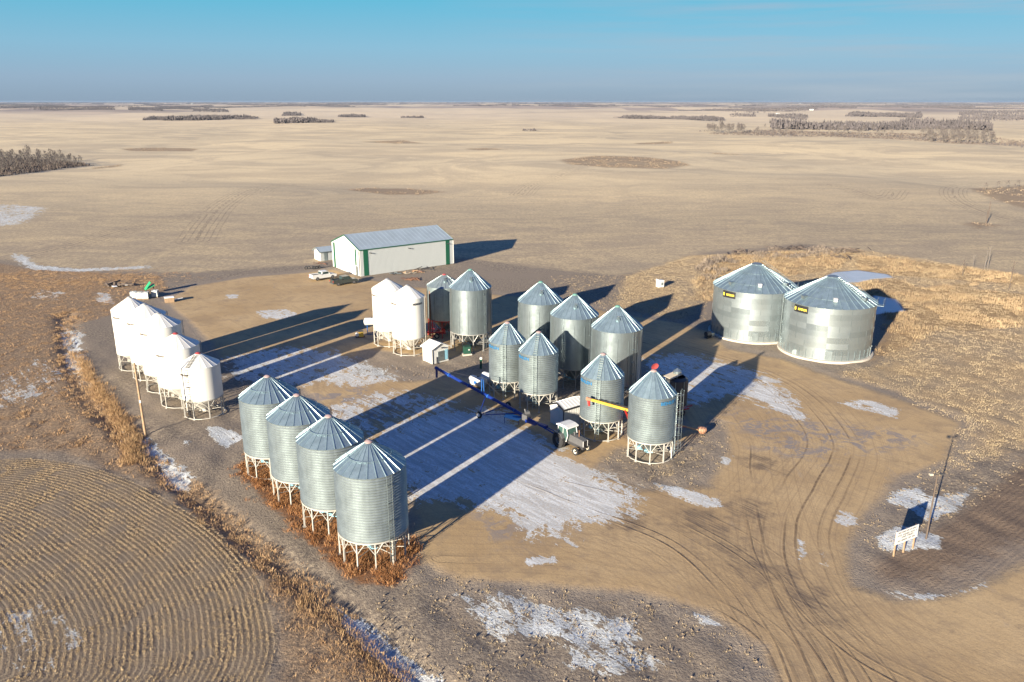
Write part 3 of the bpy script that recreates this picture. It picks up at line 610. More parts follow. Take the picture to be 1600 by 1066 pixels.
def wall_mesh(kind, R, zb, ze, m):
    mb = MB(); n = 72
    if kind == 'corr':
        per = 0.24; k = int(round((ze-0.12-zb-0.1)/per)); z0 = zb+0.1; prof = [(R, zb), (R, z0)]
        for i in range(k):
            for u in (0.0, 0.25, 0.5, 0.75): prof.append((R+0.06*math.sin(2*PI*u), z0+(i+u)*(ze-0.12-z0)/k))
        prof += [(R, ze-0.12), (R+0.02, ze)]; mb.lathe(prof, n)
    elif kind == 'white':
        mb.lathe([(R, zb), (R, zb+0.06)]+[(R+(0.012 if i % 2 else 0), zb+0.06+(ze-zb-0.1)*i/5) for i in range(6)]+[(R+0.012, ze)], n)
    else:
        prof = [(R, zb+(ze-zb)*i/7) for i in range(8)]
        mb.lathe(prof, n)
    return mb.mesh('wall', m, 32)
def stiff_mesh(R, zb, ze, n, m):
    mb = MB()
    for k in range(n):
        a = 2*PI*(k+0.3)/n; mb.box(((R+0.045)*math.cos(a), (R+0.045)*math.sin(a), (zb+ze)/2), (0.05, 0.07, ze-zb-0.2), a)
    return mb.mesh('wall_stiffeners', m)
def roof_mesh(R, ze, za, n, m, rib=0.055, over=0.06, rt=0.32, frac=0.12):
    R1 = R+over; z0 = ze-0.03; sl = (za-z0)/(R1-rt); mb = MB(); rings_ = []
    for r2, sc2 in ((R1, 1.0), (R1*0.66, 1.0), (R1*0.36, 0.9), (rt, 0.5)):
        ring_ = []
        for k in range(n):
            for u, hgt_ in ((-0.5, 0), (-frac/2, 0), (-frac/4, 1), (frac/4, 1), (frac/2, 0)):
                if u == -0.5: u = -0.5
                a = 2*PI*(k+u)/n
                rr = r2*(math.cos(PI/n) if hgt_ == 0 and u == -0.5 else 1.0)
                ring_.append((rr*math.cos(a), rr*math.sin(a), z0+(R1-r2)*sl+hgt_*rib*sc2))
        rings_.append(ring_)
    mb.quad_grid(rings_)
    return mb.mesh('roof', m)
def ladder(parent, R, a, z0, z1, m, cage=False, off=0.2):
    mb = MB(); ca, sa = math.cos(a), math.sin(a); tx, ty = -sa, ca
    for sgn in (-1, 1):
        x = (R+off)*ca+tx*0.22*sgn; y = (R+off)*sa+ty*0.22*sgn; mb.box((x, y, (z0+z1)/2), (0.045, 0.045, z1-z0), a)
    z = z0+0.2
    while z < z1: mb.box(((R+off)*ca, (R+off)*sa, z), (0.03, 0.44, 0.03), a); z += 0.3
    z = z0+0.5
    while z < z1:
        mb.box(((R+off/2)*ca, (R+off/2)*sa, z), (off, 0.4, 0.03), a); z += 1.6
    lad = mb.build('ladder', m, parent)
    if cage:
        mb = MB(); z = z0+0.6
        while z <= z1+0.5:
            pts = [((R+off)*ca+tx*0.35*math.cos(w_)+ca*0.65*math.sin(w_), (R+off)*sa+ty*0.35*math.cos(w_)+sa*0.65*math.sin(w_), z) for w_ in np.linspace(0, PI, 7)]
            mb.path(pts, 0.022, 4); z += 0.9
        for w_ in (0.6, PI/2, PI-0.6):
            x = (R+off)*ca+tx*0.35*math.cos(w_)+ca*0.65*math.sin(w_); y = (R+off)*sa+ty*0.35*math.cos(w_)+sa*0.65*math.sin(w_); mb.tube((x, y, z0+0.6), (x, y, z1+0.5), 0.018, n=4)
        mb.build('cage', m, lad)
    return lad
def hopper_bin(name, label, loc, R, zb, ze, za, kind, legs, leg_m, cap, group, leg_off=0.0, base_ring=True, roof_n=24, texts=(), lad=None, extra=()):
    t_ = thing(name, label, 'grain bin', (loc[0], loc[1], 0), 0, group); key = (kind, R, zb, ze, za, legs)
    wm = {'corr': M['galv_corr'], 'white': M['white_bin'], 'tall': M['galv_flat'], 'dull': M['galv_dull']}[kind]
    link('wall', cached(('w',)+key, lambda: wall_mesh('tall' if kind == 'dull' else kind, R, zb, ze, wm)), t_)
    rm = {'corr': M['galv_roof'], 'white': M['white_bin'], 'tall': M['galv_roof'], 'dull': M['galv_dull']}[kind]
    white = kind == 'white'
    rf = link('roof', cached(('r',)+key, lambda: roof_mesh(R, ze, za-0.28, roof_n, rm, 0.018 if white else 0.06, frac=0.10 if white else 0.16)), t_, rz=0.1)
    if kind in ('tall', 'dull'): link('wall_stiffeners', cached(('s',)+key, lambda: stiff_mesh(R, zb, ze-0.9, 14, M['galv_flat'])), t_)
    cm_ = M[cap]
    cp_ = link('lid', cached(('c', cap), lambda: MB().lathe([(0.31, -0.34), (0.31, -0.14), (0.34, -0.12), (0.34, -0.06), (0.2, 0.03), (0.001, 0.06)], 20).mesh('lid', cm_, 30)), t_, (0, 0, za-0.12))
    hm = M['white_bin'] if white else M['galv_flat']
    link('hopper', cached(('h',)+key, lambda: MB().lathe([(R-0.03, zb+0.02), (0.32, 0.62), (0.32, 0.42)], 40).mesh('hopper', hm, 30)), t_)
    link('discharge_gate', cached(('g', white), lambda: MB().box((0, 0, 0.40), (0.6, 0.6, 0.1)).box((-0.42, 0, 0.5), (0.35, 0.3, 0.25)).tube((-0.6, 0, 0.5), (-1.15, -0.25, 0.95), 0.05).box((-1.2, -0.27, 1.0), (0.36, 0.36, 0.36), 0.4).mesh('discharge_gate', M['leg_white'] if white else M['blue_gate'])), t_)
    # legs, each with its two braces
    def legm():
        return MB().box((R-0.02, 0, zb/2+0.02), (0.13, 0.10, zb+0.06)).box((R-0.02, 0, 0.03), (0.3, 0.3, 0.05)).mesh('leg', leg_m)
    def brm():
        mb = MB(); st_ = PI/legs
        for sg in (-1, 1): mb.tube((R-0.03, 0, zb*0.55), ((R-0.03)*math.cos(st_*0.95*sg), (R-0.03)*math.sin(st_*0.95*sg), zb-0.02), 0.038, n=5)
        mb.tube((R-0.1, 0, zb*0.4), (0.45, 0, 0.55), 0.03, n=5)
        return mb.mesh('brace', leg_m)
    lm = cached(('l', leg_m.name)+key, legm); bm_ = cached(('b', leg_m.name)+key, brm)
    for k in range(legs):
        o = link('leg', lm, t_, rz=leg_off+2*PI*k/legs); link('brace', bm_, o)
    def ringm():
        mb = MB(); mb.lathe([(R+0.02, zb-0.06), (R+0.05, zb-0.06), (R+0.05, zb+0.05), (R+0.02, zb+0.05)], 72); return mb.mesh('lower_rim', leg_m)
    link('lower_rim', cached(('lr', leg_m.name)+key, ringm), t_)
    if base_ring:
        def br():
            mb = MB(); n = legs*2
            for k in range(n):
                a, b = 2*PI*k/n, 2*PI*(k+1)/n; mb.tube((R*math.cos(a), R*math.sin(a), 0.12), (R*math.cos(b), R*math.sin(b), 0.12), 0.055, n=6)
            return mb.mesh('base_ring', leg_m)
        link('base_ring', cached(('br', leg_m.name)+key, br), t_, rz=leg_off)
    pc_ = math.atan2(-loc[1], -loc[0])
    for txt, size, off, dz, m_, wd in texts: curved_text(txt, size, R+(0.035 if kind == 'corr' else 0.02), pc_+R_(off), ze+dz, m_, t_, wd)
    if lad is not None:
        ladder(t_, R, pc_+R_(lad[0]), 0.5, ze+0.1, M[lad[1]], lad[2])
        if len(lad) > 3:                                                  # rungs carried on up the roof
            a = pc_+R_(lad[0]); sl = (za-0.28-ze)/(R-0.3); mb = MB(); tx, ty = -math.sin(a), math.cos(a)
            for sg in (-1, 1):
                p0 = ((R-0.05)*math.cos(a)+tx*0.2*sg, (R-0.05)*math.sin(a)+ty*0.2*sg, ze+0.14); p1 = (0.5*math.cos(a)+tx*0.2*sg, 0.5*math.sin(a)+ty*0.2*sg, ze+0.14+(R-0.55)*sl); mb.tube(p0, p1, 0.03, n=5)
            for k in range(9):
                f = k/9; r2 = (R-0.1)*(1-f)+0.5*f; z = ze+0.15+(R-r2)*sl; mb.box((r2*math.cos(a), r2*math.sin(a), z), (0.07, 0.42, 0.05), a)
            mb.build('roof_ladder', M[lad[1]], t_)
    if 'roof_ring' in extra:
        r2 = R*0.62; sl = (za-0.28-ze)/(R-0.3); z = ze+(R-r2)*sl+0.16; mb = MB(); n = 40
        for k in range(n):
            a, b = 2*PI*k/n, 2*PI*(k+1)/n; mb.tube((r2*math.cos(a), r2*math.sin(a), z), (r2*math.cos(b), r2*math.sin(b), z), 0.028, n=4, caps=False)
        for k in range(8):
            a = 2*PI*k/8; mb.tube((r2*math.cos(a), r2*math.sin(a), z), (r2*math.cos(a), r2*math.sin(a), z-0.18), 0.02, n=4)
        mb.build('roof_ring', M['galv_roof'], t_)
    if 'hatch' in extra:
        a = pc_+R_(3); r2 = R*0.55; sl = (za-0.28-ze)/(R-0.3); z = ze+(R-r2)*sl+0.06; sa_ = math.atan(sl)
        hx = MB().lathe([(0.001, 0.14), (0.24, 0.14), (0.27, 0.10), (0.27, -0.1)], 16).build('roof_hatch', M['galv_roof'], t_, 40, (r2*math.cos(a), r2*math.sin(a), z)); hx.rotation_euler = (0, sa_, a)
        ld_ = MB().lathe([(0.001, 0.02), (0.3, 0.02), (0.3, -0.02), (0.001, -0.02)], 16).build('hatch_lid', M['dark'], hx, 0, (-0.3, 0.12, 0.3)); ld_.rotation_euler = (0, -1.0, 0)
    return t_
gA = 'galvanised hopper bins in the near row'; gW = 'white hopper bins on the left'; gF = 'small galvanised bins in the centre'; gE = 'tall smooth bins behind'
for i, (x, y, lab) in enumerate(((-24.9,76.5,'farthest corrugated galvanised bin of the near row, at its left end'),(-20.5,71.1,'second corrugated bin of the near row counted from its left end'),
                                 (-16.3,65.8,'third corrugated bin of the near row, beside the nearest one'),(-11.8,60.3,'corrugated galvanised hopper bin nearest the camera standing in rust weeds'))):
    hopper_bin('hopper_bin', lab, (x, y), 2.93, 2.4, 8.25, 10.4, 'corr', 12, M['leg_white'], 'cap_pink', gA, 0.13+0.2*i, i == 0, 24, (), (28, 'galv_flat', False) if i == 3 else (100, 'galv_flat', False), ('roof_ring',))
for i, (x, y, R, zb, ze, za, cap, lab) in enumerate(((-54.4,110.1,2.6,2.4,8.7,10.5,'cap_grey','white hopper bin at the far left end of the white row'),(-50.5,106.1,2.6,2.4,8.9,10.5,'cap_grey','white hopper bin second from the far end of the white row'),
                             (-46.5,101.2,2.65,2.5,8.9,10.5,'cap_grey','white hopper bin in the middle of the white row'),(-42.2,95.8,2.65,2.7,7.7,9.3,'cap_red','shorter white hopper bin with a red lid in the white row'),(-38.0,91.8,2.36,2.4,6.5,8.0,'cap_red','smallest white hopper bin with red lid and a dark ladder'))):
    hopper_bin('white_hopper_bin', lab, (x, y), R, zb, ze, za, 'white', 8, M['leg_white'], cap, gW, 0.2+0.3*i, True, 20,
               (('MERIDIAN', 0.34, -52, -0.95, M['ink_faint'], 1.4),), ((-38, 'black', False, 1) if i == 4 else (100, 'leg_white', False)))
for i, (x, y, R, ze, lab) in enumerate(((-19.5,121.7,2.45,9.0,'white hopper bin standing left behind its twin near the white cabin'),(-15.8,117.2,2.53,8.8,'white hopper bin with dark lettering beside the small white cabin'))):
    hopper_bin('white_hopper_bin', lab, (x, y), R, 2.6, ze, 10.6, 'white', 8, M['leg_white'], 'cap_grey', 'pair of white bins by the cabin', 0.1+0.3*i, True, 20,
               (('MERIDIAN', 0.34, -58, -0.95, M['ink_faint'], 1.4),)+((('MERIDIAN', 0.42, 36, -0.95, M['ink_dark'], 1.75),) if i else ()), (70, 'leg_white', False))
hopper_bin('smooth_hopper_bin', 'short dull bin in shadow with red lid between white and tall bins', (-11.0,127.1), 2.9, 2.8, 8.3, 10.2, 'dull', 10, M['red'], 'cap_red', gE, 0.2, False, 24, (), None, ('hatch',))
for i, (x, y, R, lab) in enumerate(((-6.4,119.8,3.2,'tall smooth bin behind the green transformer with green lid'),(4.1,111.1,3.22,'tall smooth bin behind the two left corrugated centre bins'),
                     (8.4,103.4,3.22,'tall smooth bin in the middle of the three crossed by a pointed shadow'),(13.3,97.1,3.22,'tall smooth bin nearest the camera behind the centre bins'))):
    hopper_bin('smooth_hopper_bin', lab, (x, y), R, 2.75, 9.7, 12.5, 'tall', 12, M['leg_galv'], 'cap_green', gE, 0.15+0.2*i, False, 26, (), (40, 'galv_flat', False), ('hatch',))
TB = [('BEHLEN', 0.5, -52, -0.72, M['ink_blue'], 2.05)]
for i, (x, y, R, lab, cap) in enumerate(((-0.6,98.8,2.36,'leftmost small corrugated bin of the centre, beside the blue tanks','cap_pink'),(3.3,94.4,2.43,'small corrugated bin behind the dark trimmed cabin','cap_pink'),
                       (10.3,85.5,2.43,'small corrugated bin with the yellow auger end in front of it','cap_pink'),(15.0,79.7,2.46,'small corrugated bin with open red lid and blue lettering on its right','cap_pink'))):
    o = hopper_bin('hopper_bin', lab, (x, y), R, 2.3, 7.4, 9.9, 'corr', 10, M['leg_white'], cap, gF, 0.1+0.23*i, i > 1, 22,
               TB if i < 3 else [('BEHLEN', 0.5, 46, -0.72, M['ink_blue'], 2.1)], (-10, 'galv_dull', False, 1) if i < 3 else (78, 'galv_flat', True))
    if i == 3:
        l2 = MB().lathe([(0.001, 0.05), (0.36, 0.0), (0.42, -0.06), (0.36, -0.03), (0.001, 0.01)], 18).build('open_lid', M['cap_red'], o, 30, (0.12, 0.3, 10.1)); l2.rotation_euler = (R_(-70), 0, 0.3)

# ---- large flat bottomed bins
def big_bin(x, y, lab, lad_a):
    R, ze, za = 6.55, 8.15, 11.7; t_ = thing('flat_bottom_bin', lab, 'grain bin', (x, y, 0), 0, 'large flat bottomed bins')
    def wm():
        mb = MB(); prof = []; n = 9; h = (ze-0.25)/n
        prof = [(R, 0.25+h*i) for i in range(n+1)]
        return mb.lathe(prof, 96).mesh('wall', M['galv_band'], 32)
    link('wall', cached('bigw', wm), t_)
    def seams():
        mb = MB(); n = 9; h = (ze-0.25)/n
        for i in range(n):
            for k in range(13):
                a = 2*PI*(k+0.5*(i % 2))/13; mb.box(((R+0.02)*math.cos(a), (R+0.02)*math.sin(a), 0.25+h*(i+0.5)), (0.02, 0.09, h*0.96), a)
        for k in range(40):
            a = 2*PI*k/40; mb.box(((R+0.05)*math.cos(a), (R+0.05)*math.sin(a), 0.95), (0.07, 0.09, 1.4), a)
        return mb.mesh('wall_stiffeners', M['galv_flat'])
    link('wall_stiffeners', cached('bigs', seams), t_)
    link('roof', cached('bigr', lambda: roof_mesh(R, ze, za-0.1, 36, M['galv_roof'], 0.09, 0.2, 0.75, 0.16)), t_, rz=0.05)
    link('roof_cap', cached('bigc', lambda: MB().lathe([(0.8, -0.15), (0.85, 0.02), (0.6, 0.16), (0.001, 0.24)], 24).mesh('roof_cap', M['galv_flat'], 30)), t_, (0, 0, za-0.1))
    link('foundation', cached('bigf', lambda: MB().lathe([(R-0.3, 0.30), (R+0.42, 0.30), (R+0.45, 0.26), (R+0.45, -0.1)], 80).mesh('foundation', M['concrete'], 30)), t_)
    pc_ = math.atan2(-y, -x); sl = (za-0.1-ze)/(R-0.55)
    def rring():
        mb = MB()
        for r2 in (R*0.42, R*0.78):
            z = ze+(R-r2)*sl+0.13
            for k in range(72):
                a, b = 2*PI*k/72, 2*PI*(k+1)/72; mb.tube((r2*math.cos(a), r2*math.sin(a), z), (r2*math.cos(b), r2*math.sin(b), z), 0.03, n=4, caps=False)
        return mb.mesh('roof_ring', M['galv_flat'])
    link('roof_ring', cached('bigrr', rring), t_)
    for off, rr_ in ((-42, 0.84), (8, 0.80), (60, 0.82), (140, 0.8), (220, 0.8)):
        a = pc_+R_(off); r2 = R*rr_; z = ze+(R-r2)*sl
        MB().box((r2*math.cos(a), r2*math.sin(a), z+0.28), (0.62, 0.5, 0.42), a).box((r2*math.cos(a), r2*math.sin(a), z+0.52), (0.75, 0.62, 0.06), a).build('roof_vent', M['white'] if off == 8 else M['galv_flat'], t_)
    a = pc_+R_(66); mb = MB()                                              # roof stair
    for k in range(16):
        r2 = R*(1.0-0.055*k); mb.box((r2*math.cos(a), r2*math.sin(a), ze+(R-r2)*sl+0.2), (0.22, 0.7, 0.05), a)
    for sg in (-1, 1):
        tx, ty = -math.sin(a)*0.36*sg, math.cos(a)*0.36*sg
        for dz in (0.15, 0.95): mb.tube((R*math.cos(a)+tx, R*math.sin(a)+ty, ze+dz), (1.0*math.cos(a)+tx, 1.0*math.sin(a)+ty, ze+(R-1)*sl+dz), 0.03, n=5)
    mb.build('roof_stair', M['galv_flat'], t_)
    mb = MB(); a = pc_+R_(80)
    mb.box(((R+0.5)*math.cos(a), (R+0.5)*math.sin(a), ze-0.05), (1.1, 1.3, 0.06), a)
    for dx in (-0.6, 0.6):
        for rr_ in (R+0.1, R+1.0): mb.tube((rr_*math.cos(a)-math.sin(a)*dx, rr_*math.sin(a)+math.cos(a)*dx, ze-0.05), (rr_*math.cos(a)-math.sin(a)*dx, rr_*math.sin(a)+math.cos(a)*dx, ze+1.0), 0.03, n=5)
    mb.build('platform', M['galv_flat'], t_)
    ladder(t_, R+0.03, pc_+R_(lad_a), 0.4, ze+0.3, M['galv_flat'], True, 0.22)
    # sign board bolted to the wall
    a0 = pc_+R_(-36); nseg = 8; half = 1.2/R; mb = MB(); z0, z1 = ze-1.25, ze-0.2
    mb.quad_grid([[((R+rr_)*math.cos(a0+half*(2*k/nseg-1)), (R+rr_)*math.sin(a0+half*(2*k/nseg-1)), z) for k in range(nseg+1)] for rr_, z in ((0.05, z0), (0.10, z0), (0.10, z1), (0.05, z1), (0.05, z0))], False)
    sg_ = mb.build('sign_board', M['black'], t_)
    curved_text('SUPERIOR', 0.47, R+0.10, a0+R_(2.6), z0+0.34, M['ink_yellow'], sg_, 1.5)
    mb = MB(); al = a0-0.94/R
    for dz, wd in ((0.30, 0.26), (0.48, 0.34), (0.66, 0.26)): mb.box(((R+0.13)*math.cos(al), (R+0.13)*math.sin(al), z0+dz+0.03), (0.03, wd, 0.13), al)
    mb.build('emblem', M['ink_yellow'], sg_)
    # door
    a = pc_+R_(6); MB().box(((R+0.06)*math.cos(a), (R+0.06)*math.sin(a), 1.1), (0.12, 0.95, 1.3), a).build('door', M['galv_flat'], t_)
    return t_
def band_mat():
    t = NT('banded_bin_steel', 0.33, 0.75); P = t.obj(); sp = t.n('ShaderNodeSeparateXYZ'); t.t.links.new(P, sp.inputs[0])
    z = t.math('FLOOR', t.mul(t.add(sp.outputs[2], -0.25), 9/7.9)); an = t.math('FLOOR', t.mul(t.math('ARCTAN2', sp.outputs[1], sp.outputs[0]), 13/6.283))
    wn = t.n('ShaderNodeTexWhiteNoise', noise_dimensions='2D'); cb = t.n('ShaderNodeCombineXYZ'); t.t.links.new(z, cb.inputs[0]); t.t.links.new(an, cb.inputs[1]); t.t.links.new(cb.outputs[0], wn.inputs['Vector'])
    wz = t.n('ShaderNodeTexWhiteNoise', noise_dimensions='1D'); t.t.links.new(z, wz.inputs['W'])
    f = t.add(t.mul(wn.outputs[0], 0.35), t.add(t.mul(wz.outputs[0], 0.35), t.mul(t.noise(P, 2.5, 5), 0.5)))
    c = t.mixc(f, (0.25, 0.30, 0.32), (0.40, 0.455, 0.475)); return t.fin(c, t.add(0.27, t.mul(wn.outputs[0], 0.10)))
M['galv_band'] = band_mat()
big_bin(39.9, 127.7, 'left rear one of the two huge round steel bins with black sign board', 75)
big_bin(48.5, 118.0, 'right front one of the two huge round steel bins on a concrete ring', -80)

# ---------------------------------------------------------------- buildings
def rect_frame(A, B, C):
    """A-B gable front (A left), B-C long side; returns origin B, unit vectors u (B to A) and v (B to C), lengths"""
    A, B, C = Vector(A).to_3d(), Vector(B).to_3d(), Vector(C).to_3d(); v = (C-B); L = v.length; v.normalize(); u = Vector((-v.y, v.x, 0)); W = (A-B).length
    return B, u, v, W, L
def gable(name, label, cat, B, ang_, W, L, he, hp, wall_m, side_m, roof_m, trim_m=None, over=0.15, group=None, ribs=0.9):
    """local x = along the long side (0..L), local y = across (0..W)"""
    t_ = thing(name, label, cat, (B[0], B[1], T(B[0], B[1])), ang_, group)
    MB().prism([(0.0, 0.0), (W, 0.0), (W, he), (W/2, hp), (0, he)], 0, 0.12, 'x').build('gable_wall', wall_m, t_)
    MB().prism([(0.0, 0.0), (W, 0.0), (W, he), (W/2, hp), (0, he)], L-0.12, L, 'x').build('gable_wall', wall_m, t_)
    for yy in (0.0, W-0.12):
        mb = MB().box((L/2, yy+0.06, he/2), (L-0.24, 0.12, he)); n = int(L/0.3)
        for k in range(n): mb.box((0.2+(L-0.4)*k/n, yy-0.012 if yy == 0 else W+0.012, he/2), (0.05, 0.024, he-0.06))
        mb.build('side_wall', side_m, t_)
    mb = MB(); sl = (hp-he)/(W/2); o = over; th = 0.08
    for sg in (0, 1):
        y0, z0 = (-o, he-o*sl) if sg == 0 else (W+o, he-o*sl)
        pr_ = [(y0, z0+0.012), (W/2, hp+0.012), (W/2, hp+th+0.012), (y0, z0+th+0.012)]; mb.prism(pr_, -o, L+o, 'x')
        n = int((L+2*o)/ribs)
        for k in range(n+1):
            x = -o+0.03+(L+2*o-0.06)*k/n; q2 = [(y0, z0+th+0.012), (W/2, hp+th+0.012), (W/2, hp+th+0.05), (y0, z0+th+0.05)]; mb.prism(q2, x-0.03, x+0.03, 'x')
    mb.build('roof', roof_m, t_)
    if trim_m:
        mb = MB()
        for x in (-o-0.03, L+o+0.03):
            for sg in (0, 1):
                y0 = -o if sg == 0 else W+o; z0 = he-o*sl; mb.prism([(y0, z0-0.1), (W/2, hp-0.1), (W/2, hp+0.14), (y0, z0+0.14)], x-0.03, x+0.03, 'x')
        for y0 in (-o-0.04, W+o+0.04): mb.box((L/2, y0, he-o*sl+0.02), (L+2*o, 0.08, 0.2))
        mb.build('trim', trim_m, t_)
    return t_
# machine shed: B = near corner
Bp = (-33.4, 172.4); ang_s = math.atan2(186.9-172.4, -14.1+33.4); W, L = 14.2, 24.2
S = gable('machine_shed', 'long white metal machine shed with green corner strips', 'shed', Bp, ang_s, W, L, 5.85, 8.3, M['siding'], M['siding_shaded'], M['shed_roof'], M['green'], 0.12, None, 1.1)
for (x0, x1) in ((0.9, 2.0), (L-2.0, L-0.95)):
    MB().box(((x0+x1)/2, -0.045, 2.9), (x1-x0, 0.04, 5.75)).build('corner_strip', M['green'], S)
for (y0, y1, z0) in ((1.6, 2.3, 2.2), (12.5, 13.4, 0.0)): MB().box((-0.03, (y0+y1)/2, (z0+5.85)/2), (0.04, y1-y0, 5.8-z0)).build('corner_strip', M['green'], S)
D = MB().box((-0.05, 6.3, 2.3), (0.08, 7.6, 4.6)); [D.box((-0.10, 6.3, 0.75+k*0.92), (0.02, 7.4, 0.04)) for k in range(5)]
D = D.build('overhead_door', M['white'], S); MB().box((-0.12, 4.2, 1.2), (0.05, 0.3, 0.08)).box((-0.12, 9.0, 1.2), (0.05, 0.3, 0.08)).build('handle', M['dark'], D)
MB().box((-0.07, 10.28, 2.35), (0.12, 0.16, 4.7)).build('door_track', M['galv_dull'], S)
D = MB().box((-0.04, 1.55, 1.05), (0.06, 0.95, 2.1)).build('walk_door', M['galv_flat'], S); MB().box((-0.1, 1.2, 1.05), (0.05, 0.08, 0.08)).build('handle', M['dark'], D)
for x in (2.5, 12.3, L-1.5): MB().box((x, -0.10, 5.0), (0.35, 0.22, 0.12)).box((x+0.2, -0.3, 4.95), (0.25, 0.3, 0.14)).build('wall_lamp', M['dark'], S)
MB().tube((-0.12, 0.15, 0.1), (-0.12, 0.15, 5.6), 0.07).build('downspout', M['dark'], S); MB().tube((L+0.1, -0.15, 0.1), (L+0.1, -0.15, 5.6), 0.07).build('downspout', M['white'], S)
# low shed
a_ = G(487.5, 404.5); b_ = G(501, 406.5)
S2 = gable('garden_shed', 'small white shed with blue grey roof left behind the machine shed', 'shed', (b_[0], b_[1]), ang_s, 3.6, 7.5, 2.3, 3.1, M['siding'], M['siding_shaded'], M['shed_roof'], M['galv_dull'], 0.3)
MB().box((1.4, -0.04, 1.0), (0.9, 0.05, 2.0)).build('door', M['galv_dull'], S2)
# white cabin between the bins
Bc = G(676, 569.5); Cc = G(702, 563); ang_c = math.atan2(Cc[1]-Bc[1], Cc[0]-Bc[0])
S3 = gable('control_cabin', 'small white cabin with grey door beside the pair of white bins', 'cabin', Bc, ang_c, 2.4, 2.6, 2.3, 2.3, M['siding'], M['siding'], M['white'], None, 0.2, 'small white cabins', 0.6)
for o in list(S3.children): bpy.data.objects.remove(o)
W3, L3 = 2.5, 2.9
MB().prism([(0, 0), (L3, 0), (L3, 2.3), (L3*0.5, 2.95), (0, 2.3)], 0, 0.1, 'y').build('gable_wall', M['siding'], S3); MB().prism([(0, 0), (L3, 0), (L3, 2.3), (L3*0.5, 2.95), (0, 2.3)], W3-0.1, W3, 'y').build('gable_wall', M['siding'], S3)
for x in (0.05, L3-0.05): MB().box((x, W3/2, 1.15), (0.1, W3-0.2, 2.3)).build('side_wall', M['siding'], S3)
sl3 = 0.65/(L3/2); mb = MB()
for sg in (-1, 1): mb.prism([(L3/2, 2.96), (L3/2+sg*(L3/2+0.28), 2.96-sl3*(L3/2+0.28)), (L3/2+sg*(L3/2+0.28), 3.04-sl3*(L3/2+0.28)), (L3/2, 3.04)], -0.25, W3+0.25, 'y')
mb.build('roof', M['white'], S3)
D = MB().box((1.55, -0.05, 1.0), (1.15, 0.08, 1.5)).build('door', M['galv_flat'], S3); MB().box((1.6, -0.11, 1.0), (0.1, 0.05, 0.1)).build('handle', M['dark'], D)
MB().box((2.45, -0.04, 1.05), (0.5, 0.06, 1.5)).build('panel', M['blue_gate'], S3)
MB().box((0.04, -0.03, 1.12), (0.14, 0.06, 2.2)).build('corner_post', M['dark'], S3); MB().box((1.7, -0.18, 2.25), (0.3, 0.25, 0.14)).build('wall_lamp', M['dark'], S3)
MB().box((0.7, -0.1, 0.5), (0.1, 0.1, 1.0)).build('meter_post', M['dark'], S3)
# dark trimmed cabin
Bc = G(881, 670); Ac = G(860, 660); ang_c = math.atan2(Ac[1]-Bc[1], Ac[0]-Bc[0])-PI/2
S4 = gable('control_cabin', 'white cabin with black roof trim behind the tractor', 'cabin', Bc, ang_c, 2.5, 3.4, 2.35, 2.85, M['siding'], M['siding'], M['white'], M['black'], 0.08, 'small white cabins', 0.5)
MB().box((-0.05, 0.03, 1.17), (0.08, 0.1, 2.3)).build('corner_post', M['black'], S4); MB().box((-0.03, 1.3, 1.0), (0.05, 0.85, 1.9)).build('door', M['siding'], S4)
# transformer
p0 = G(729, 556); TX = thing('transformer_box', 'dark green electrical transformer box on a concrete pad', 'transformer', (p0[0], p0[1]+0.6, 0), 0.25)
MB().box((0, 0, 0.1), (1.4, 1.3, 0.24)).build('pad', M['concrete'], TX); MB().box((0, 0, 0.77), (1.05, 1.0, 1.0)).box((0, 0, 1.31), (1.15, 1.1, 0.08)).build('cabinet', M['cabinet'], TX); MB().box((0.25, -0.57, 0.9), (0.16, 0.03, 0.2)).build('warning_plate', M['white'], TX)
# far left totes etc.
def tote(px, py, lab, ang_):
    x, y = G(px, py); o = thing('liquid_tote', lab, 'tote', (x, y, T(x, y)), ang_, 'white plastic totes')
    MB().box((0, 0, 0.78), (1.1, 1.0, 1.15)).tube((0, 0, 1.3), (0, 0, 1.42), 0.12).build('tank', M['plastic'], o)
    MB().box((0, 0, 0.07), (1.2, 1.0, 0.12)).build('pallet', M['wood'], o); mb = MB()
    for k in range(5):
        for sg in (-1, 1): mb.box((-0.56+0.28*k, 0.515*sg, 0.75), (0.03, 0.03, 1.25)); mb.box((0.57*sg, -0.48+0.24*k, 0.75), (0.03, 0.03, 1.25))
    for z in (0.2, 0.6, 1.0, 1.36):
        for sg in (-1, 1): mb.box((0, 0.53*sg, z), (1.18, 0.03, 0.03)); mb.box((0.585*sg, 0, z), (0.03, 1.06, 0.03))
    mb.build('cage', M['galv_flat'], o)
tote(209, 466, 'leftmost of the white totes in a row behind the white bins', 0.3); tote(218, 467, 'second white tote from the left in the row', 0.25); tote(228, 467, 'third white tote next to the gap in the row', 0.2); tote(243, 464, 'white tote standing alone at the right end under the green hopper', 0.1)
x, y = G(235, 459); o = thing('green_hopper', 'bright green hopper lying tilted among the white totes', 'hopper', (x, y, 0), 0.6)
MB().prism([(-0.9, 0.9), (0.9, 1.7), (0.9, 1.8), (-0.9, 1.0)], -0.7, 0.7, 'y').prism([(-0.9, 1.0), (0.2, 2.4), (0.3, 2.35), (-0.8, 0.95)], -0.7, 0.7, 'y').build('tray', M['green_bright'], o); MB().tube((-0.6, 0.4, 0), (-0.6, 0.4, 1.1), 0.05).tube((0.7, -0.4, 0), (0.7, -0.4, 1.7), 0.05).tube((0.7, 0.4, 0), (0.7, 0.4, 1.7), 0.05).build('stand', M['dark'], o)
x, y = G(265, 472); o = thing('wooden_crate', 'tan wooden box with snow lying on its lid beside the totes', 'crate', (x, y, 0), 0.5)
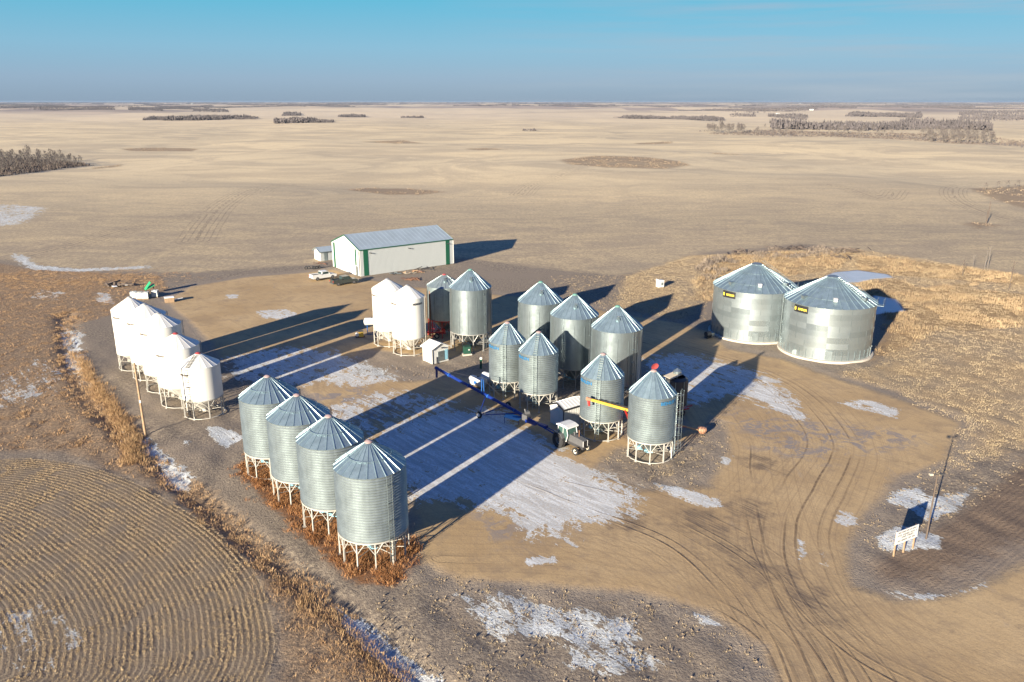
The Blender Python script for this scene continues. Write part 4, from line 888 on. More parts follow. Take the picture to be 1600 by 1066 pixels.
MB().box((0, 0, 0.45), (1.6, 1.2, 0.9)).build('box', M['wood'], o); MB().box((0, 0, 0.94), (1.7, 1.3, 0.07)).box((1.7, -0.1, 0.5), (1.6, 0.12, 0.1), 0.3).build('lid', M['snow'], o)
def log_pile(px, py, n, sp, name, lab, cat, m1, r=0.12, ln=2.5, extra=None):
    x, y = G(px, py); o = thing(name, lab, cat, (x, y, T(x, y)), 0); rr_ = random.Random(int(px)); mb = MB()
    for _ in range(n):
        a = rr_.uniform(0, PI); cx, cy = rr_.gauss(0, sp), rr_.gauss(0, sp*0.4); z = abs(rr_.gauss(0, 0.3))+0.1; l2 = ln*rr_.uniform(0.5, 1.2)/2; tz = rr_.uniform(-0.15, 0.35)
        mb.tube((cx-l2*math.cos(a), cy-l2*math.sin(a), max(0.05, z-tz)), (cx+l2*math.cos(a), cy+l2*math.sin(a), z+tz), r*rr_.uniform(0.5, 1.3), n=6)
    mb.build('scrap', m1, o)
    if extra: extra(o, rr_)
    if name == 'scrap_pile': o.scale = (0.72, 0.72, 0.6)
def tyres(o, rr_):
    for _ in range(5): MB().wheel((rr_.uniform(-1.6, 1.6), rr_.uniform(-0.5, 0.5), 0.32), (rr_.uniform(-1, 1), 1, 0.001), 0.42, 0.22, 14).build('tyre', M['rubber'], o)
def sheets(m_):
    def f(o, rr_):
        for _ in range(5): MB().box((rr_.gauss(0, 1.3), rr_.gauss(0, 0.5), rr_.uniform(0.2, 0.6)), (rr_.uniform(0.7, 1.8), rr_.uniform(0.5, 1.1), 0.06), rr_.uniform(0, 3)).build('sheet', m_, o)
    return f
log_pile(489, 419, 5, 0.8, 'tyre_pile', 'dark pile of tyres and iron left of the machine shed door', 'scrap pile', M['dark'], 0.08, 1.4, tyres)
log_pile(615, 428, 7, 1.0, 'scrap_pile', 'pile of pale metal sheets and parts along the shed side wall', 'scrap pile', M['dark'], 0.08, 2.2, sheets(M['galv_flat']))
log_pile(645, 437, 22, 1.3, 'scrap_pile', 'rusty brown scrap heap between shed wall and white bins', 'scrap pile', M['rust'], 0.14, 1.8, sheets(M['rust']))
log_pile(636, 427, 6, 0.7, 'scrap_pile', 'small cream coloured heap at the middle of the shed wall', 'scrap pile', M['wood'], 0.14, 1.0, sheets(M['cream']))
log_pile(667, 420, 10, 1.8, 'scrap_pile', 'long dark heap of pipes at the right of the shed wall', 'scrap pile', M['dark'], 0.11, 3.0)
log_pile(652, 425, 8, 1.0, 'scrap_pile', 'orange brown boards leaning near the dark pipes by the shed', 'scrap pile', M['wood'], 0.12, 1.6, sheets(M['orange']))
log_pile(500, 411, 9, 1.0, 'scrap_pile', 'brown scrap in front of the small shed', 'scrap pile', M['rust'], 0.10, 1.6)
log_pile(180, 447, 16, 1.6, 'log_pile', 'dark log pile with snow on top at the far left of the yard', 'log pile', M['wood_dark'], 0.22, 3.0, sheets(M['snow']))
for i, (px, py, n, lab) in enumerate(((1170,397,26,'long dark heap of dead branches left behind the big bins'),(1235,391,34,'largest heap of dead branches on the field edge'),(1325,395,20,'dark branch heap at the right end of the field edge'),(1290,404,10,'small branch heap below the others near the pond'))):
    log_pile(px, py, n, 2.8, 'branch_pile', lab, 'branch pile', M['wood_dark'], 0.09, 3.0)
x, y = G(1031, 449); o = thing('white_box', 'lone white metal box standing on the rough ground behind the bins', 'box', (x, y, 0), 0.4)
MB().box((0, 0, 0.75), (1.3, 1.0, 1.3)).build('box', M['white'], o); MB().prism([(-0.7, 1.4), (0.7, 1.4), (0.7, 1.5), (-0.7, 1.75)], -0.55, 0.55, 'y').build('lid', M['white'], o); MB().box((0.2, -0.52, 0.8), (0.5, 0.03, 0.6)).build('door', M['galv_dull'], o)

# ---------------------------------------------------------------- poles and sign
x, y = G(227.5, 680); o = thing('utility_pole', 'bare tan wooden pole in front of the white bin row', 'pole', (x, y, 0)); MB().tube((0, 0, -0.1), (-0.12, 0, 8.8), 0.15, 0.10, 12).build('pole', M['wood'], o, 40); MB().box((0, -0.16, 4.2), (0.2, 0.06, 0.3)).build('marker', M['white'], o)
x, y = G(1447, 842); o = thing('yard_light_pole', 'dark slim yard light pole behind the white sign', 'pole', (x, y, 0)); MB().tube((0, 0, -0.1), (0.05, 0, 6.2), 0.085, 0.055, 10).build('pole', M['wood_dark'], o, 40)
l = MB().tube((-0.45, 0, 6.25), (0.35, 0, 6.3), 0.04).build('arm', M['dark'], o); MB().box((-0.5, 0, 6.25), (0.3, 0.25, 0.16)).build('lamp', M['cream'], l); MB().box((0.4, 0, 6.3), (0.28, 0.22, 0.16)).build('lamp', M['dark'], l)
x, y = G(1541, 349); z = T(x, y); o = thing('dead_tree', 'lone thin dead tree trunk in the right field', 'dead tree', (x, y, z)); mb = MB().tube((0, 0, -0.2), (0.3, 0, 7.4), 0.22, 0.07, 7); mb.build('trunk', M['wood_dark'], o); MB().tube((0.1, 0, 3.2), (-0.7, 0, 5.0), 0.07, 0.03, 5).tube((0.2, 0, 4.5), (0.8, 0.2, 6.0), 0.06, 0.03, 5).build('limb', M['wood_dark'], o)
for i, (px, py, h, pale, lab) in enumerate(((1538,421,5.0,1,'tall pale dead sapling, left of its close pair'),(1543,421,5.6,1,'tallest pale dead sapling, right of its close pair'),(1520,421,3.2,1,'short pale dead sapling near the field edge'),(1504,431,3.6,0,'thin grey dead sapling left of the pale saplings'),(1579,441,4.6,0,'dark crooked dead tree at the far right'),(1575,455,1.8,0,'dark broken stump below the crooked dead tree'))):
    x, y = G(px, py); o = thing('dead_tree', lab, 'dead tree', (x, y, T(x, y)), i); m_ = M['bark'] if pale else M['wood_dark']
    MB().tube((0, 0, -0.2), (0.2, 0.1, h), 0.09, 0.04, 6).build('trunk', m_, o); mb = MB()
    for k in range(6): a = k*2.1; z = h*(0.35+0.1*k); mb.tube((0.1, 0.05, z), (0.1+0.7*math.cos(a), 0.7*math.sin(a), z+0.9), 0.035, 0.015, 4)
    mb.build('limb', m_, o)
# sign
A0 = Vector((*G(1397, 870), 0)); A2 = Vector((*G(1427, 858), 0)); dv = (A2-A0); Ls = dv.length; an = math.atan2(dv.y, dv.x)
o = thing('yard_sign', 'white sign board with lines of dark text on three wooden posts', 'sign', A0, an)
for k in range(3): MB().box((Ls*k/2, 0.06, 1.18), (0.11, 0.11, 2.36)).build('post', M['wood'], o)
bd = MB().box((Ls/2, -0.03, 1.78), (Ls+0.35, 0.05, 1.22)).build('board', M['white'], o); mb = MB(); rr_ = random.Random(3)
for z, x0, x1, h in ((2.22, 0.05, 2.3, 0.10), (1.95, 0.0, 2.35, 0.17), (1.72, 0.55, 1.95, 0.15), (1.43, 0.1, 2.2, 0.14)):
    x = x0
    while x < x1*Ls/2.4:
        for _ in range(rr_.randint(4, 8)):
            k = rr_.random(); wdt = h*0.55
            mb.box((x, -0.062, z), (0.022, 0.012, h))
            if k < 0.6: mb.box((x+wdt*0.42, -0.062, z+h*0.42), (wdt*0.6, 0.012, 0.022))
            if k > 0.3: mb.box((x+wdt*0.42, -0.062, z), (wdt*0.6, 0.012, 0.022))
            if 0.2 < k < 0.8: mb.box((x+wdt*0.42, -0.062, z-h*0.42), (wdt*0.6, 0.012, 0.022))
            x += wdt*1.25
            if x > x1*Ls/2.4: break
        x += h*0.8
mb.build('lettering', M['ink_dark'], bd)

# ---------------------------------------------------------------- vehicles
def pickup(label, px, py, ang_, body_m):
    x, y = G(px, py); o = thing('pickup_truck', label, 'pickup truck', (x, y, 0), ang_, 'pickup trucks by the shed')
    L2, Wd = 5.6, 1.9
    mb = MB(); half = [(-2.8, 0.45), (-2.8, 1.1), (-0.75, 1.12), (-0.75, 1.1), (1.35, 1.12), (2.3, 1.02), (2.72, 0.9), (2.8, 0.5), (2.3, 0.42), (-2.3, 0.42)]
    mb.prism(half, -Wd/2, Wd/2, 'y'); mb.build('body', body_m, o)
    MB().prism([(-0.72, 1.10), (-0.6, 1.78), (0.75, 1.82), (1.45, 1.12)], -Wd/2+0.12, Wd/2-0.12, 'y').build('cab', body_m, o)
    MB().prism([(-0.45, 1.2), (-0.4, 1.68), (0.68, 1.7), (1.18, 1.2)], -Wd/2+0.10, Wd/2-0.10, 'y').build('side_window', M['glass'], o)
    MB().prism([(0.86, 1.76), (1.42, 1.18), (1.50, 1.18), (0.92, 1.77)], -0.72, 0.72, 'y').build('windscreen', M['glass'], o)
    MB().prism([(-0.78, 1.2), (-0.66, 1.7), (-0.69, 1.7), (-0.82, 1.2)], -0.65, 0.65, 'y').build('rear_window', M['glass'], o)
    MB().box((-1.75, 0, 1.125), (1.85, 1.6, 0.04)).build('bed_floor', M['black'], o); mb = MB()
    for sg in (-1, 1): mb.box((-1.77, sg*0.88, 1.22), (2.03, 0.12, 0.2))
    mb.box((-2.75, 0, 1.22), (0.08, 1.88, 0.2)); mb.build('bed_side', body_m, o)
    MB().box((2.83, 0, 0.72), (0.06, 1.3, 0.34)).build('grille', M['dark'], o); MB().box((2.85, 0, 0.48), (0.14, 1.85, 0.18)).build('bumper', M['silver'], o); MB().box((-2.86, 0, 0.5), (0.12, 1.8, 0.16)).build('bumper', M['silver'], o)
    for sg in (-1, 1):
        MB().box((2.8, sg*0.8, 0.82), (0.1, 0.26, 0.2)).build('headlight', M['white'], o); MB().box((-2.82, sg*0.85, 0.95), (0.05, 0.15, 0.3)).build('tail_light', M['red'], o); MB().box((1.0, sg*1.05, 1.25), (0.1, 0.2, 0.16)).build('mirror', body_m, o)
        for xx in (-1.75, 1.8):
            wl = thing_part('wheel', o, (xx, sg*0.86, 0.4)); MB().wheel((0, 0, 0), (0, 1, 0), 0.40, 0.26).build('tyre', M['rubber'], wl, 40); MB().tube((0, -0.1*1, 0), (0, 0.1, 0), 0.24, n=14).build('rim', M['silver'], wl)
    return o
def thing_part(name, parent, loc):
    o = MB().tube((0, -0.05, 0), (0, 0.05, 0), 0.08, n=8).build(name, M['dark'], parent, 0, loc); return o
ph = math.atan2(171.4-168.2, -38.6+42.9)
pickup('white crew cab pickup parked in front of the machine shed', 505, 436, ph+0.05, M['white'])
pickup('dark grey pickup parked close beside the white pickup', 538, 444, math.atan2(165-162.6, -33.2+36.9)+0.05, M['truck_dark'])

# tractor
o = thing('farm_tractor', 'silver grey farm tractor with white cab hitched to the blue auger', 'tractor', (6.65, 81.35, 0), R_(-51))
def wheel_at(c_, r, w_, rim_m, name, rimr=0.55):
    wl = MB().tube((0, -0.12, 0), (0, 0.12, 0), 0.1, n=8).build(name, M['dark'], o, 0, c_); ty = MB().wheel((0, 0, 0), (0, 1, 0), r, w_, 28, rimr)
    if r > 0.6:
        for k in range(24):
            a = 2*PI*k/24
            for sg in (-1, 1): ty.box(((r+0.01)*math.cos(a+0.05*sg), sg*w_*0.2, (r+0.01)*math.sin(a+0.05*sg)), (0.07, w_*0.42, 0.06), 0.25*sg) if abs(math.sin(a)) > 2 else ty.tube(((r)*math.cos(a), 0.02*sg, r*math.sin(a)), (r*math.cos(a+0.13), sg*w_*0.45, r*math.sin(a+0.13)), 0.035, n=4)
    ty.build('tyre', M['rubber'], wl, 40); MB().lathe([(0.001, -0.03), (r*rimr*0.5, -0.03), (r*rimr, 0.06), (r*rimr, -0.1), (0.001, -0.1)], 24).build('rim', rim_m, wl).rotation_euler = (R_(90) if c_[1] < 0 else R_(-90), 0, 0)
for sg in (-1, 1): wheel_at((-1.15, sg*0.95, 0.86), 0.86, 0.48, M['silver'], 'rear_wheel'); wheel_at((1.55, sg*0.92, 0.44), 0.44, 0.27, M['rim'], 'front_wheel')
MB().prism([(-0.2, 0.95), (2.0, 0.95), (2.1, 1.05), (2.1, 1.62), (1.95, 1.7), (-0.2, 1.82)], -0.36, 0.36, 'y').build('hood', M['silver'], o); MB().box((2.115, 0, 1.3), (0.03, 0.56, 0.6)).build('grille', M['black'], o); MB().box((2.12, -0.32, 1.3), (0.05, 0.06, 0.66)).box((2.12, 0.32, 1.3), (0.05, 0.06, 0.66)).build('grille_frame', M['white'], o)
MB().box((0.5, 0, 0.75), (2.9, 0.4, 0.45)).box((-1.0, 0, 0.85), (0.8, 1.2, 0.4)).box((1.55, 0, 0.5), (0.16, 1.7, 0.14)).box((0.6, 0, 0.95), (0.9, 0.6, 0.2)).build('chassis', M['dark'], o)
cabm = [(-1.55, 1.25), (-1.5, 2.55), (-0.15, 2.55), (0.05, 1.75), (-0.2, 0.95), (-0.9, 0.95)]
cb_ = MB().prism([(a*0.97-0.02, b) for a, b in cabm], -0.68, 0.68, 'y').build('cab', M['cab_glass'], o); mb = MB()
for sg in (-1, 1):
    for (a, b) in zip(cabm, cabm[1:]+cabm[:1]): mb.tube((a[0], sg*0.70, a[1]), (b[0], sg*0.70, b[1]), 0.045, n=6)
    mb.tube((-0.75, sg*0.70, 1.0), (-0.7, sg*0.70, 2.55), 0.035, n=6)
mb.build('cab_frame', M['white'], cb_); MB().prism([(-1.75, 2.55), (-1.7, 2.68), (-1.3, 2.82), (-0.4, 2.82), (0.12, 2.68), (0.18, 2.55)], -0.82, 0.82, 'y').build('cab_roof', M['white'], o)
for sg in (-1, 1): MB().prism([(-1.9, 1.45), (-1.7, 1.8), (-0.7, 1.8), (-0.35, 1.35), (-0.45, 1.32), (-0.75, 1.72), (-1.65, 1.72), (-1.82, 1.42)], sg*0.72-0.0 if sg > 0 else -1.15, 1.15 if sg > 0 else -0.72, 'y').build('fender', M['silver'], o)
MB().tube((1.0, 0.12, 1.7), (1.0, 0.12, 2.5), 0.06).build('exhaust', M['rust'], o); MB().tube((0.5, -0.1, 1.75), (0.5, -0.1, 2.1), 0.07).lathe([(0.001, 2.2), (0.13, 2.18), (0.13, 2.08), (0.001, 2.06)], 12, (0.5, -0.1, 0)).build('air_intake', M['silver'], o)
MB().box((-1.75, 0, 0.6), (0.6, 0.7, 0.12)).tube((-1.6, -0.35, 0.5), (-2.0, -0.35, 0.75), 0.05).tube((-1.6, 0.35, 0.5), (-2.0, 0.35, 0.75), 0.05).build('hitch', M['dark'], o)
MB().box((-1.75, -0.9, 1.75), (0.12, 0.2, 0.16)).build('work_lamp', M['cream'], o); MB().box((-1.75, 0.9, 1.75), (0.12, 0.2, 0.16)).build('work_lamp', M['cream'], o)

# blue auger
lo = Vector((1.7, 87.6, 1.2)); x, y = G(683, 576, 3.0); hi = Vector((x, y, 3.0))
o = thing('grain_auger', 'long dark blue grain auger with mast hitched behind the tractor', 'auger', (0, 0, 0)); dirv = (hi-lo).normalized(); side = Vector((-dirv.y, dirv.x, 0)).normalized()
MB().tube(lo, hi, 0.2, 0.2, 14).build('tube', M['blue'], o, 40); mb = MB()
for f in (0.12, 0.4, 0.62, 0.85): c_ = lo+(hi-lo)*f; mb.tube(c_-dirv*0.08, c_+dirv*0.08, 0.25, n=14)
mb.build('tube_flange', M['blue_mid'], o)
MB().tube(hi-dirv*0.1, hi+dirv*0.3, 0.24, n=12).tube(hi+dirv*0.1, hi+dirv*0.15+Vector((0, 0, -1.3)), 0.17, 0.15, 10).build('spout', M['blue'], o)
mid = lo+(hi-lo)*0.46; top = mid+Vector((0, 0, 1.9)); mb = MB()
for sg in (-1, 1): mb.tube(mid+side*0.22*sg, top+side*0.12*sg, 0.06, n=6)
for k in range(4): c_ = mid+Vector((0, 0, 0.4+0.42*k)); mb.tube(c_-side*0.2, c_+side*0.2, 0.03, n=4)
mb.build('mast', M['blue_mid'], o); MB().tube(top, lo+(hi-lo)*0.93+Vector((0, 0, 0.2)), 0.02, n=4).tube(top, lo+(hi-lo)*0.10+Vector((0, 0, 0.2)), 0.02, n=4).build('cable', M['dark'], o)
wl0 = Vector((-4.0, 90.2, 0.42)); wc = lo+(hi-lo)*(((wl0-lo).xy.dot(dirv.xy))/(dirv.xy.length*(hi-lo).xy.length)); half = side*((wl0-wc).xy.dot(side.xy)); wr0 = Vector((wc.x-half.x, wc.y-half.y, 0.42)); mb = MB()
low2 = lo+dirv*1.2
for p_ in (wl0, wr0): mb.tube(p_, low2, 0.07, n=6).tube(p_, wc+dirv*1.5, 0.06, n=6)
mb.tube(wl0, wr0, 0.07, n=6); mb.build('undercarriage', M['blue'], o)
for p_ in (wl0, wr0):
    wl = MB().wheel(p_, side, 0.42, 0.26, 18, 0.5).build('wheel', M['rubber'], o, 40); MB().tube(p_-side*0.12, p_+side*0.12, 0.22, n=14).build('rim', M['white'], wl)
hit = Vector((5.3, 83.0, 0.7))
MB().tube(lo, hit, 0.12, 0.08, 8).tube(lo+Vector((0.3, 0.4, -0.3)), hit+Vector((0.1, 0.1, 0.3)), 0.07, n=6).box(tuple(lo+Vector((0.6, -0.8, -0.3))), (1.6, 0.5, 0.35), -0.75).box(tuple(lo+Vector((1.9, -2.1, -0.2))), (1.2, 0.4, 0.3), -0.8).build('hitch_frame', M['blue'], o)
MB().box(tuple(lo), (0.8, 0.7, 0.7), -0.75).tube(lo+Vector((0, 0, 0.3)), lo+Vector((-0.2, 0.2, 0.95)), 0.09).box(tuple(lo+Vector((0.1, 0.1, 0.55))), (0.5, 0.5, 0.3), 0.3).build('gearbox', M['silver'], o)
hx = Vector((0.1, 88.3, 0.9)); MB().prism([(-1.05, -0.45), (1.05, -0.45), (1.15, 0.45), (-1.15, 0.45)], 0, 0.06, 'z').build('swing_hopper', M['blue_gate'], o, 0, hx).rotation_euler = (0.25, 0, -0.62)
MB().path([(hx.x-1, hx.y, hx.z), (hx.x-1, hx.y, 0.1)], 0.04).path([(hx.x+0.7, hx.y-0.6, hx.z), (hx.x+0.7, hx.y-0.6, 0.1)], 0.04).tube(hx, lo, 0.09).build('hopper_arm', M['blue'], o)
# yellow auger
top = Vector((*G(921, 624, 5.4), 5.4)); bot = Vector((22.0, 85.2, 0.45)); o = thing('grain_auger', 'yellow grain auger with red legs slanting between two centre bins', 'auger', (0, 0, 0)); d_ = (bot-top).normalized(); sd_ = Vector((-d_.y, d_.x, 0)).normalized()
MB().tube(top, top+(bot-top)*0.62, 0.17, n=12).build('upper_tube', M['yellow'], o, 40); MB().tube(top+(bot-top)*0.62, bot, 0.11, n=10).build('lower_tube', M['wood'], o, 40)
MB().tube(top-d_*0.35, top+d_*0.1, 0.22, n=12).build('head', M['orange'], o); MB().tube(top-d_*0.1, top+Vector((0, 0, -0.75)), 0.17, 0.14, 10).build('spout', M['red'], o)
mb = MB(); a1 = top+d_*1.2+Vector((0, 0, 0.32)); a2 = top+d_*5.6+Vector((0, 0, 0.32)); mb.tube(a1, a2, 0.06, n=6)
for k in range(7): c_ = a1+(a2-a1)*k/6; mb.tube(c_, c_-Vector((0, 0, 0.25)), 0.05, n=5)
mb.build('drive_shaft', M['dark'], o); mb = MB(); pv = top+(bot-top)*0.30
for sg in (-1, 1): mb.tube(pv+sd_*0.2*sg, Vector((14.0, 86.9, 0.45))+sd_*0.8*sg-sd_*0.6, 0.06, n=6).tube(bot-d_*2.2+sd_*0.1*sg, Vector((14.0, 86.9, 0.45))+sd_*0.8*sg-sd_*0.6, 0.05, n=6)
mb.build('leg_frame', M['red'], o)
for sg in (-1, 1): MB().wheel(Vector((14.0, 86.9, 0.38))+sd_*0.95*sg-sd_*0.6, sd_, 0.38, 0.24, 18).build('wheel', M['rubber'], o, 40)
MB().lathe([(0.001, -0.3), (0.35, -0.25), (0.55, 0.15), (0.5, 0.4), (0.2, 0.5), (0.001, 0.5)], 10).build('hopper', M['orange'], o, 0, bot)
# grain tank on red frame behind the front centre bin
o = thing('grain_dryer', 'dark grey upright round tank on a red wheeled frame in shade', 'grain dryer', (20.1, 91.6, 0), 0.5)
MB().lathe([(0.3, 0.7), (1.3, 1.3), (1.35, 1.35), (1.35, 4.6), (1.0, 4.9)], 24).build('tank', M['dark'], o, 30); MB().box((0, 0, 0.62), (3.4, 1.4, 0.14)).box((2.0, 0, 0.6), (1.4, 0.2, 0.12)).build('frame', M['red'], o); mb = MB()
for k in range(8): a = k*PI/4; mb.box((1.37*math.cos(a), 1.37*math.sin(a), 2.95), (0.05, 0.08, 3.2), a)
mb.build('rib', M['galv_dull'], o)
for sg in (-1, 1): wl = MB().wheel((0.3, sg*0.95, 0.42), (0, 1, 0.0001), 0.42, 0.26).build('wheel', M['rubber'], o, 40); MB().tube((0.3, sg*0.95-0.12, 0.42), (0.3, sg*0.95+0.12, 0.42), 0.2, n=12).build('rim', M['silver'], wl)
MB().tube((0, 0, 0.8), (0, 0, 5.6), 0.14).lathe([(0.001, 6.0), (0.5, 5.6), (0.5, 5.3)], 12).build('centre_auger', M['galv_flat'], o)
MB().prism([(-1.5, 4.95), (0.3, 5.3), (0.3, 5.36), (-1.5, 5.02)], -0.7, 0.7, 'y').build('cover', M['cream'], o)

# tanks
def htank(name, lab, p_, ang_, r, ln, m_, stand_h, sm, group=None, cat='tank'):
    o = thing(name, lab, cat, (p_[0], p_[1], 0), ang_, group); z = stand_h+r; rr_ = []
    for x, q2 in ((-ln/2-r*0.35, 0.001), (-ln/2-r*0.3, 0.4), (-ln/2-r*0.12, 0.8), (-ln/2, 1.0), (ln/2, 1.0), (ln/2+r*0.12, 0.8), (ln/2+r*0.3, 0.4), (ln/2+r*0.35, 0.001)):
        rr_.append([(x, r*q2*math.cos(2*PI*k/24), z+r*q2*math.sin(2*PI*k/24)) for k in range(24)])
    MB().quad_grid(rr_).build('shell', m_, o, 35); mb = MB()
    for x in (-ln*0.35, ln*0.35):
        for sg in (-1, 1): mb.tube((x, sg*r*0.6, z-r*0.7), (x, sg*r*0.8, 0), 0.05, n=5)
        mb.box((x, 0, max(0.08, stand_h)), (0.1, r*1.6, 0.1))
    for sg in (-1, 1): mb.tube((-ln*0.35, sg*r*0.8, 0.05), (ln*0.35, sg*r*0.8, 0.05), 0.05, n=5)
    mb.build('cradle', sm, o); MB().tube((0, 0, z+r-0.02), (0, 0, z+r+0.12), 0.14).build('filler_cap', M['dark'], o); return o
aT = math.atan2(-2.2, 2.6)
t1 = htank('fuel_tank', 'white fuel tank nearest the blue auger beside the centre bins', (-4.6, 101.2), aT, 0.66, 2.3, M['white'], 0.15, M['dark'], 'white fuel tanks'); t2 = htank('fuel_tank', 'white fuel tank behind its twin next to the leftmost centre bin', (-3.0, 102.6), aT, 0.66, 2.3, M['white'], 0.15, M['dark'], 'white fuel tanks')
MB().box((0.1, -0.66, 0.85), (0.5, 0.05, 0.4)).build('decal', M['blue_mid'], t1)
x, y = G(752, 574); o = thing('fuel_pump', 'slim upright pump post behind the white fuel tanks', 'pump', (x, y-1.0, 0)); MB().box((0, 0, 0.8), (0.3, 0.3, 1.6)).build('post', M['green'], o); MB().box((0, 0, 1.7), (0.34, 0.34, 0.25)).build('head', M['white'], o)
x, y = G(578, 523); htank('fuel_tank', 'white tank raised on blue legs left of the white bins', (x+0.3, y+0.6), 0.15, 0.62, 2.2, M['white'], 1.5, M['blue_mid'])
x, y = G(563, 527); o = thing('fuel_pump', 'yellow and white engine pump on the ground left of the white bins', 'pump', (x, y, 0), 0.3)
MB().box((0, 0, 0.1), (1.5, 0.8, 0.12)).build('skid', M['rust'], o); MB().box((0.15, 0, 0.5), (0.7, 0.6, 0.7)).build('engine', M['yellow'], o); MB().tube((-0.5, -0.3, 0.5), (-0.5, 0.3, 0.5), 0.28).build('tank', M['white'], o); MB().box((0.1, 0.1, 1.0), (0.9, 0.3, 0.2)).build('cover', M['dark'], o)
# red auger between the white bins and the dull bin
x, y = G(672, 527); o = thing('grain_auger', 'red auger standing upright in shade right of the white bins', 'auger', (x, y, 0), 0)
MB().tube((0, 0, 0.2), (0.1, 0.5, 7.6), 0.14, n=10).build('tube', M['rust'], o, 40); MB().box((0.9, 0.1, 0.8), (2.8, 0.5, 0.18)).box((2.2, 0.1, 1.1), (0.6, 0.5, 0.6)).tube((0, 0, 0.3), (2.6, 0.2, 0.6), 0.08).tube((0.1, 0.1, 2.8), (1.8, 0.2, 0.8), 0.05).build('frame', M['red'], o)
for sg in (-1, 1): wl = MB().wheel((1.2, sg*0.9, 0.45), (0, 1, 0.0001), 0.45, 0.25).build('wheel', M['rubber'], o, 40); MB().tube((1.2, sg*0.9-0.13, 0.45), (1.2, sg*0.9+0.13, 0.45), 0.22, n=12).build('rim', M['cream'], wl)
# aeration fans by the big bins
for (px, py, ag, lab) in ((1106, 528, 0.4, 'dark aeration fan beside the left big bin'), (1243, 556, 0.9, 'grey aeration fan at the foot of the right big bin')):
    x, y = G(px, py); o = thing('aeration_fan', lab, 'fan', (x, y, 0), ag, 'aeration fans'); MB().tube((-0.4, 0, 0.6), (0.4, 0, 0.6), 0.5, n=18).build('housing', M['dark'] if px < 1200 else M['galv_dull'], o, 40); MB().box((0, 0, 0.08), (0.9, 0.9, 0.14)).build('stand', M['dark'], o); MB().box((0.75, 0, 0.55), (0.8, 0.5, 0.5)).build('duct', M['galv_flat'], o)

# ---------------------------------------------------------------- trees
def tree_meshes(seed, h):
    g = random.Random(seed); tr = MB(); tr.tube((0, 0, -0.3), (0.1, 0, h*0.45), 0.16, 0.10, 6); tr.tube((0.1, 0, h*0.45), (0.0, 0.1, h*0.92), 0.10, 0.03, 5); ends = []
    for k in range(11):
        z = h*(0.28+0.055*k); a = k*2.4+g.uniform(-.4, .4); l = h*0.24*(1.15-0.06*k); e = (l*math.cos(a), l*math.sin(a), z+l*g.uniform(0.7, 1.1)); tr.tube((0.05, 0, z), e, 0.06, 0.02, 4); ends.append((e, l))
    cr_ = MB()
    for e, l in ends+[((0, 0, h*0.9), h*0.12), ((0, 0, h*0.75), h*0.16)]:
        for _ in range(26):
            bx_ = e[0]*g.uniform(0.3, 1.05); by_ = e[1]*g.uniform(0.3, 1.05); bz = e[2]+g.uniform(-0.55, 0.25)*l; a = g.uniform(0, 6.28); ll = g.uniform(0.5, 1.1)*h*0.1; w2 = 0.06*h/9
            tx, ty, tz = bx_+ll*0.6*math.cos(a), by_+ll*0.6*math.sin(a), bz+ll; b = len(cr_.v)
            cr_.v += [(bx_-w2*math.sin(a), by_+w2*math.cos(a), bz), (bx_+w2*math.sin(a), by_-w2*math.cos(a), bz), (tx, ty, tz)]; cr_.f.append((b, b+1, b+2))
    t_ = tr.mesh('trunk', M['bark']); c_ = bpy.data.meshes.new('crown'); c_.from_pydata(cr_.v, [], cr_.f); c_.materials.append(M['twig'])
    one = bpy.data.meshes.new('bare_tree'); nvt = len(tr.v); one.from_pydata(tr.v+cr_.v, [], tr.f+[tuple(i+nvt for i in f) for f in cr_.f]); one.materials.append(M['bark']); one.materials.append(M['twig'])
    one.polygons.foreach_set('material_index', [0]*len(tr.f)+[1]*len(cr_.f)); return t_, c_, one
TM = [tree_meshes(s_, 9.0) for s_ in (1, 2, 3, 4)]
def scatter_trees(P, n, gap, label, group, parts, smin=0.7, smax=1.15, seed=0):
    g = random.Random(seed); pts = inside(P, n*4); keep = []
    for p_ in pts:
        if all((p_[0]-k[0])**2+(p_[1]-k[1])**2 > gap*gap for k in keep): keep.append(p_)
        if len(keep) >= n: break
    for p_ in keep:
        tm = TM[g.randrange(4)]; s2 = g.uniform(smin, smax); z = T(p_[0], p_[1])
        if parts:
            o = thing('bare_tree', label, 'tree', (p_[0], p_[1], z), g.uniform(0, 6.28), group); o.scale = (s2, s2, s2*g.uniform(0.85, 1.1)); link('trunk', tm[0], o); link('crown', tm[1], o)
        else:
            o = link('bare_tree', tm[2], None, (p_[0], p_[1], z), g.uniform(0, 6.28)); o.scale = (s2, s2, s2*g.uniform(0.85, 1.1)); tag(o, label, 'tree', group)
    return len(keep)
scatter_trees(poly((-70,281),(0,273),(60,266),(120,258),(142,256),(120,250),(60,245),(-70,244)), 150, 2.2, 'bare grey aspen in the grove at the left edge of the field', 'aspens in the left grove', True, 0.55, 0.92, seed=1)
scatter_trees(poly((1105,207),(1180,210),(1200,212),(1400,212),(1400,206),(1180,203),(1105,203)), 55, 5, 'bare tree in the thin row along the far right field edge', 'trees in the right hedgerow', False, 0.7, 1.15, 2)
scatter_trees(poly((1440,217),(1500,222),(1560,222),(1545,212),(1480,209),(1440,209)), 85, 5, 'tall bare tree in the dense clump at the right', 'trees in the right clump', False, 0.8, 1.3, 3)
scatter_trees(poly((1105,207),(1105,203.5),(1135,203.5),(1165,207.5),(1165,209)), 30, 5, 'bare tree in the grove at the left end of the right hedgerow', 'trees in the right grove', False, 1.0, 1.4, 5)
x_, y_ = G(1492, 302); 
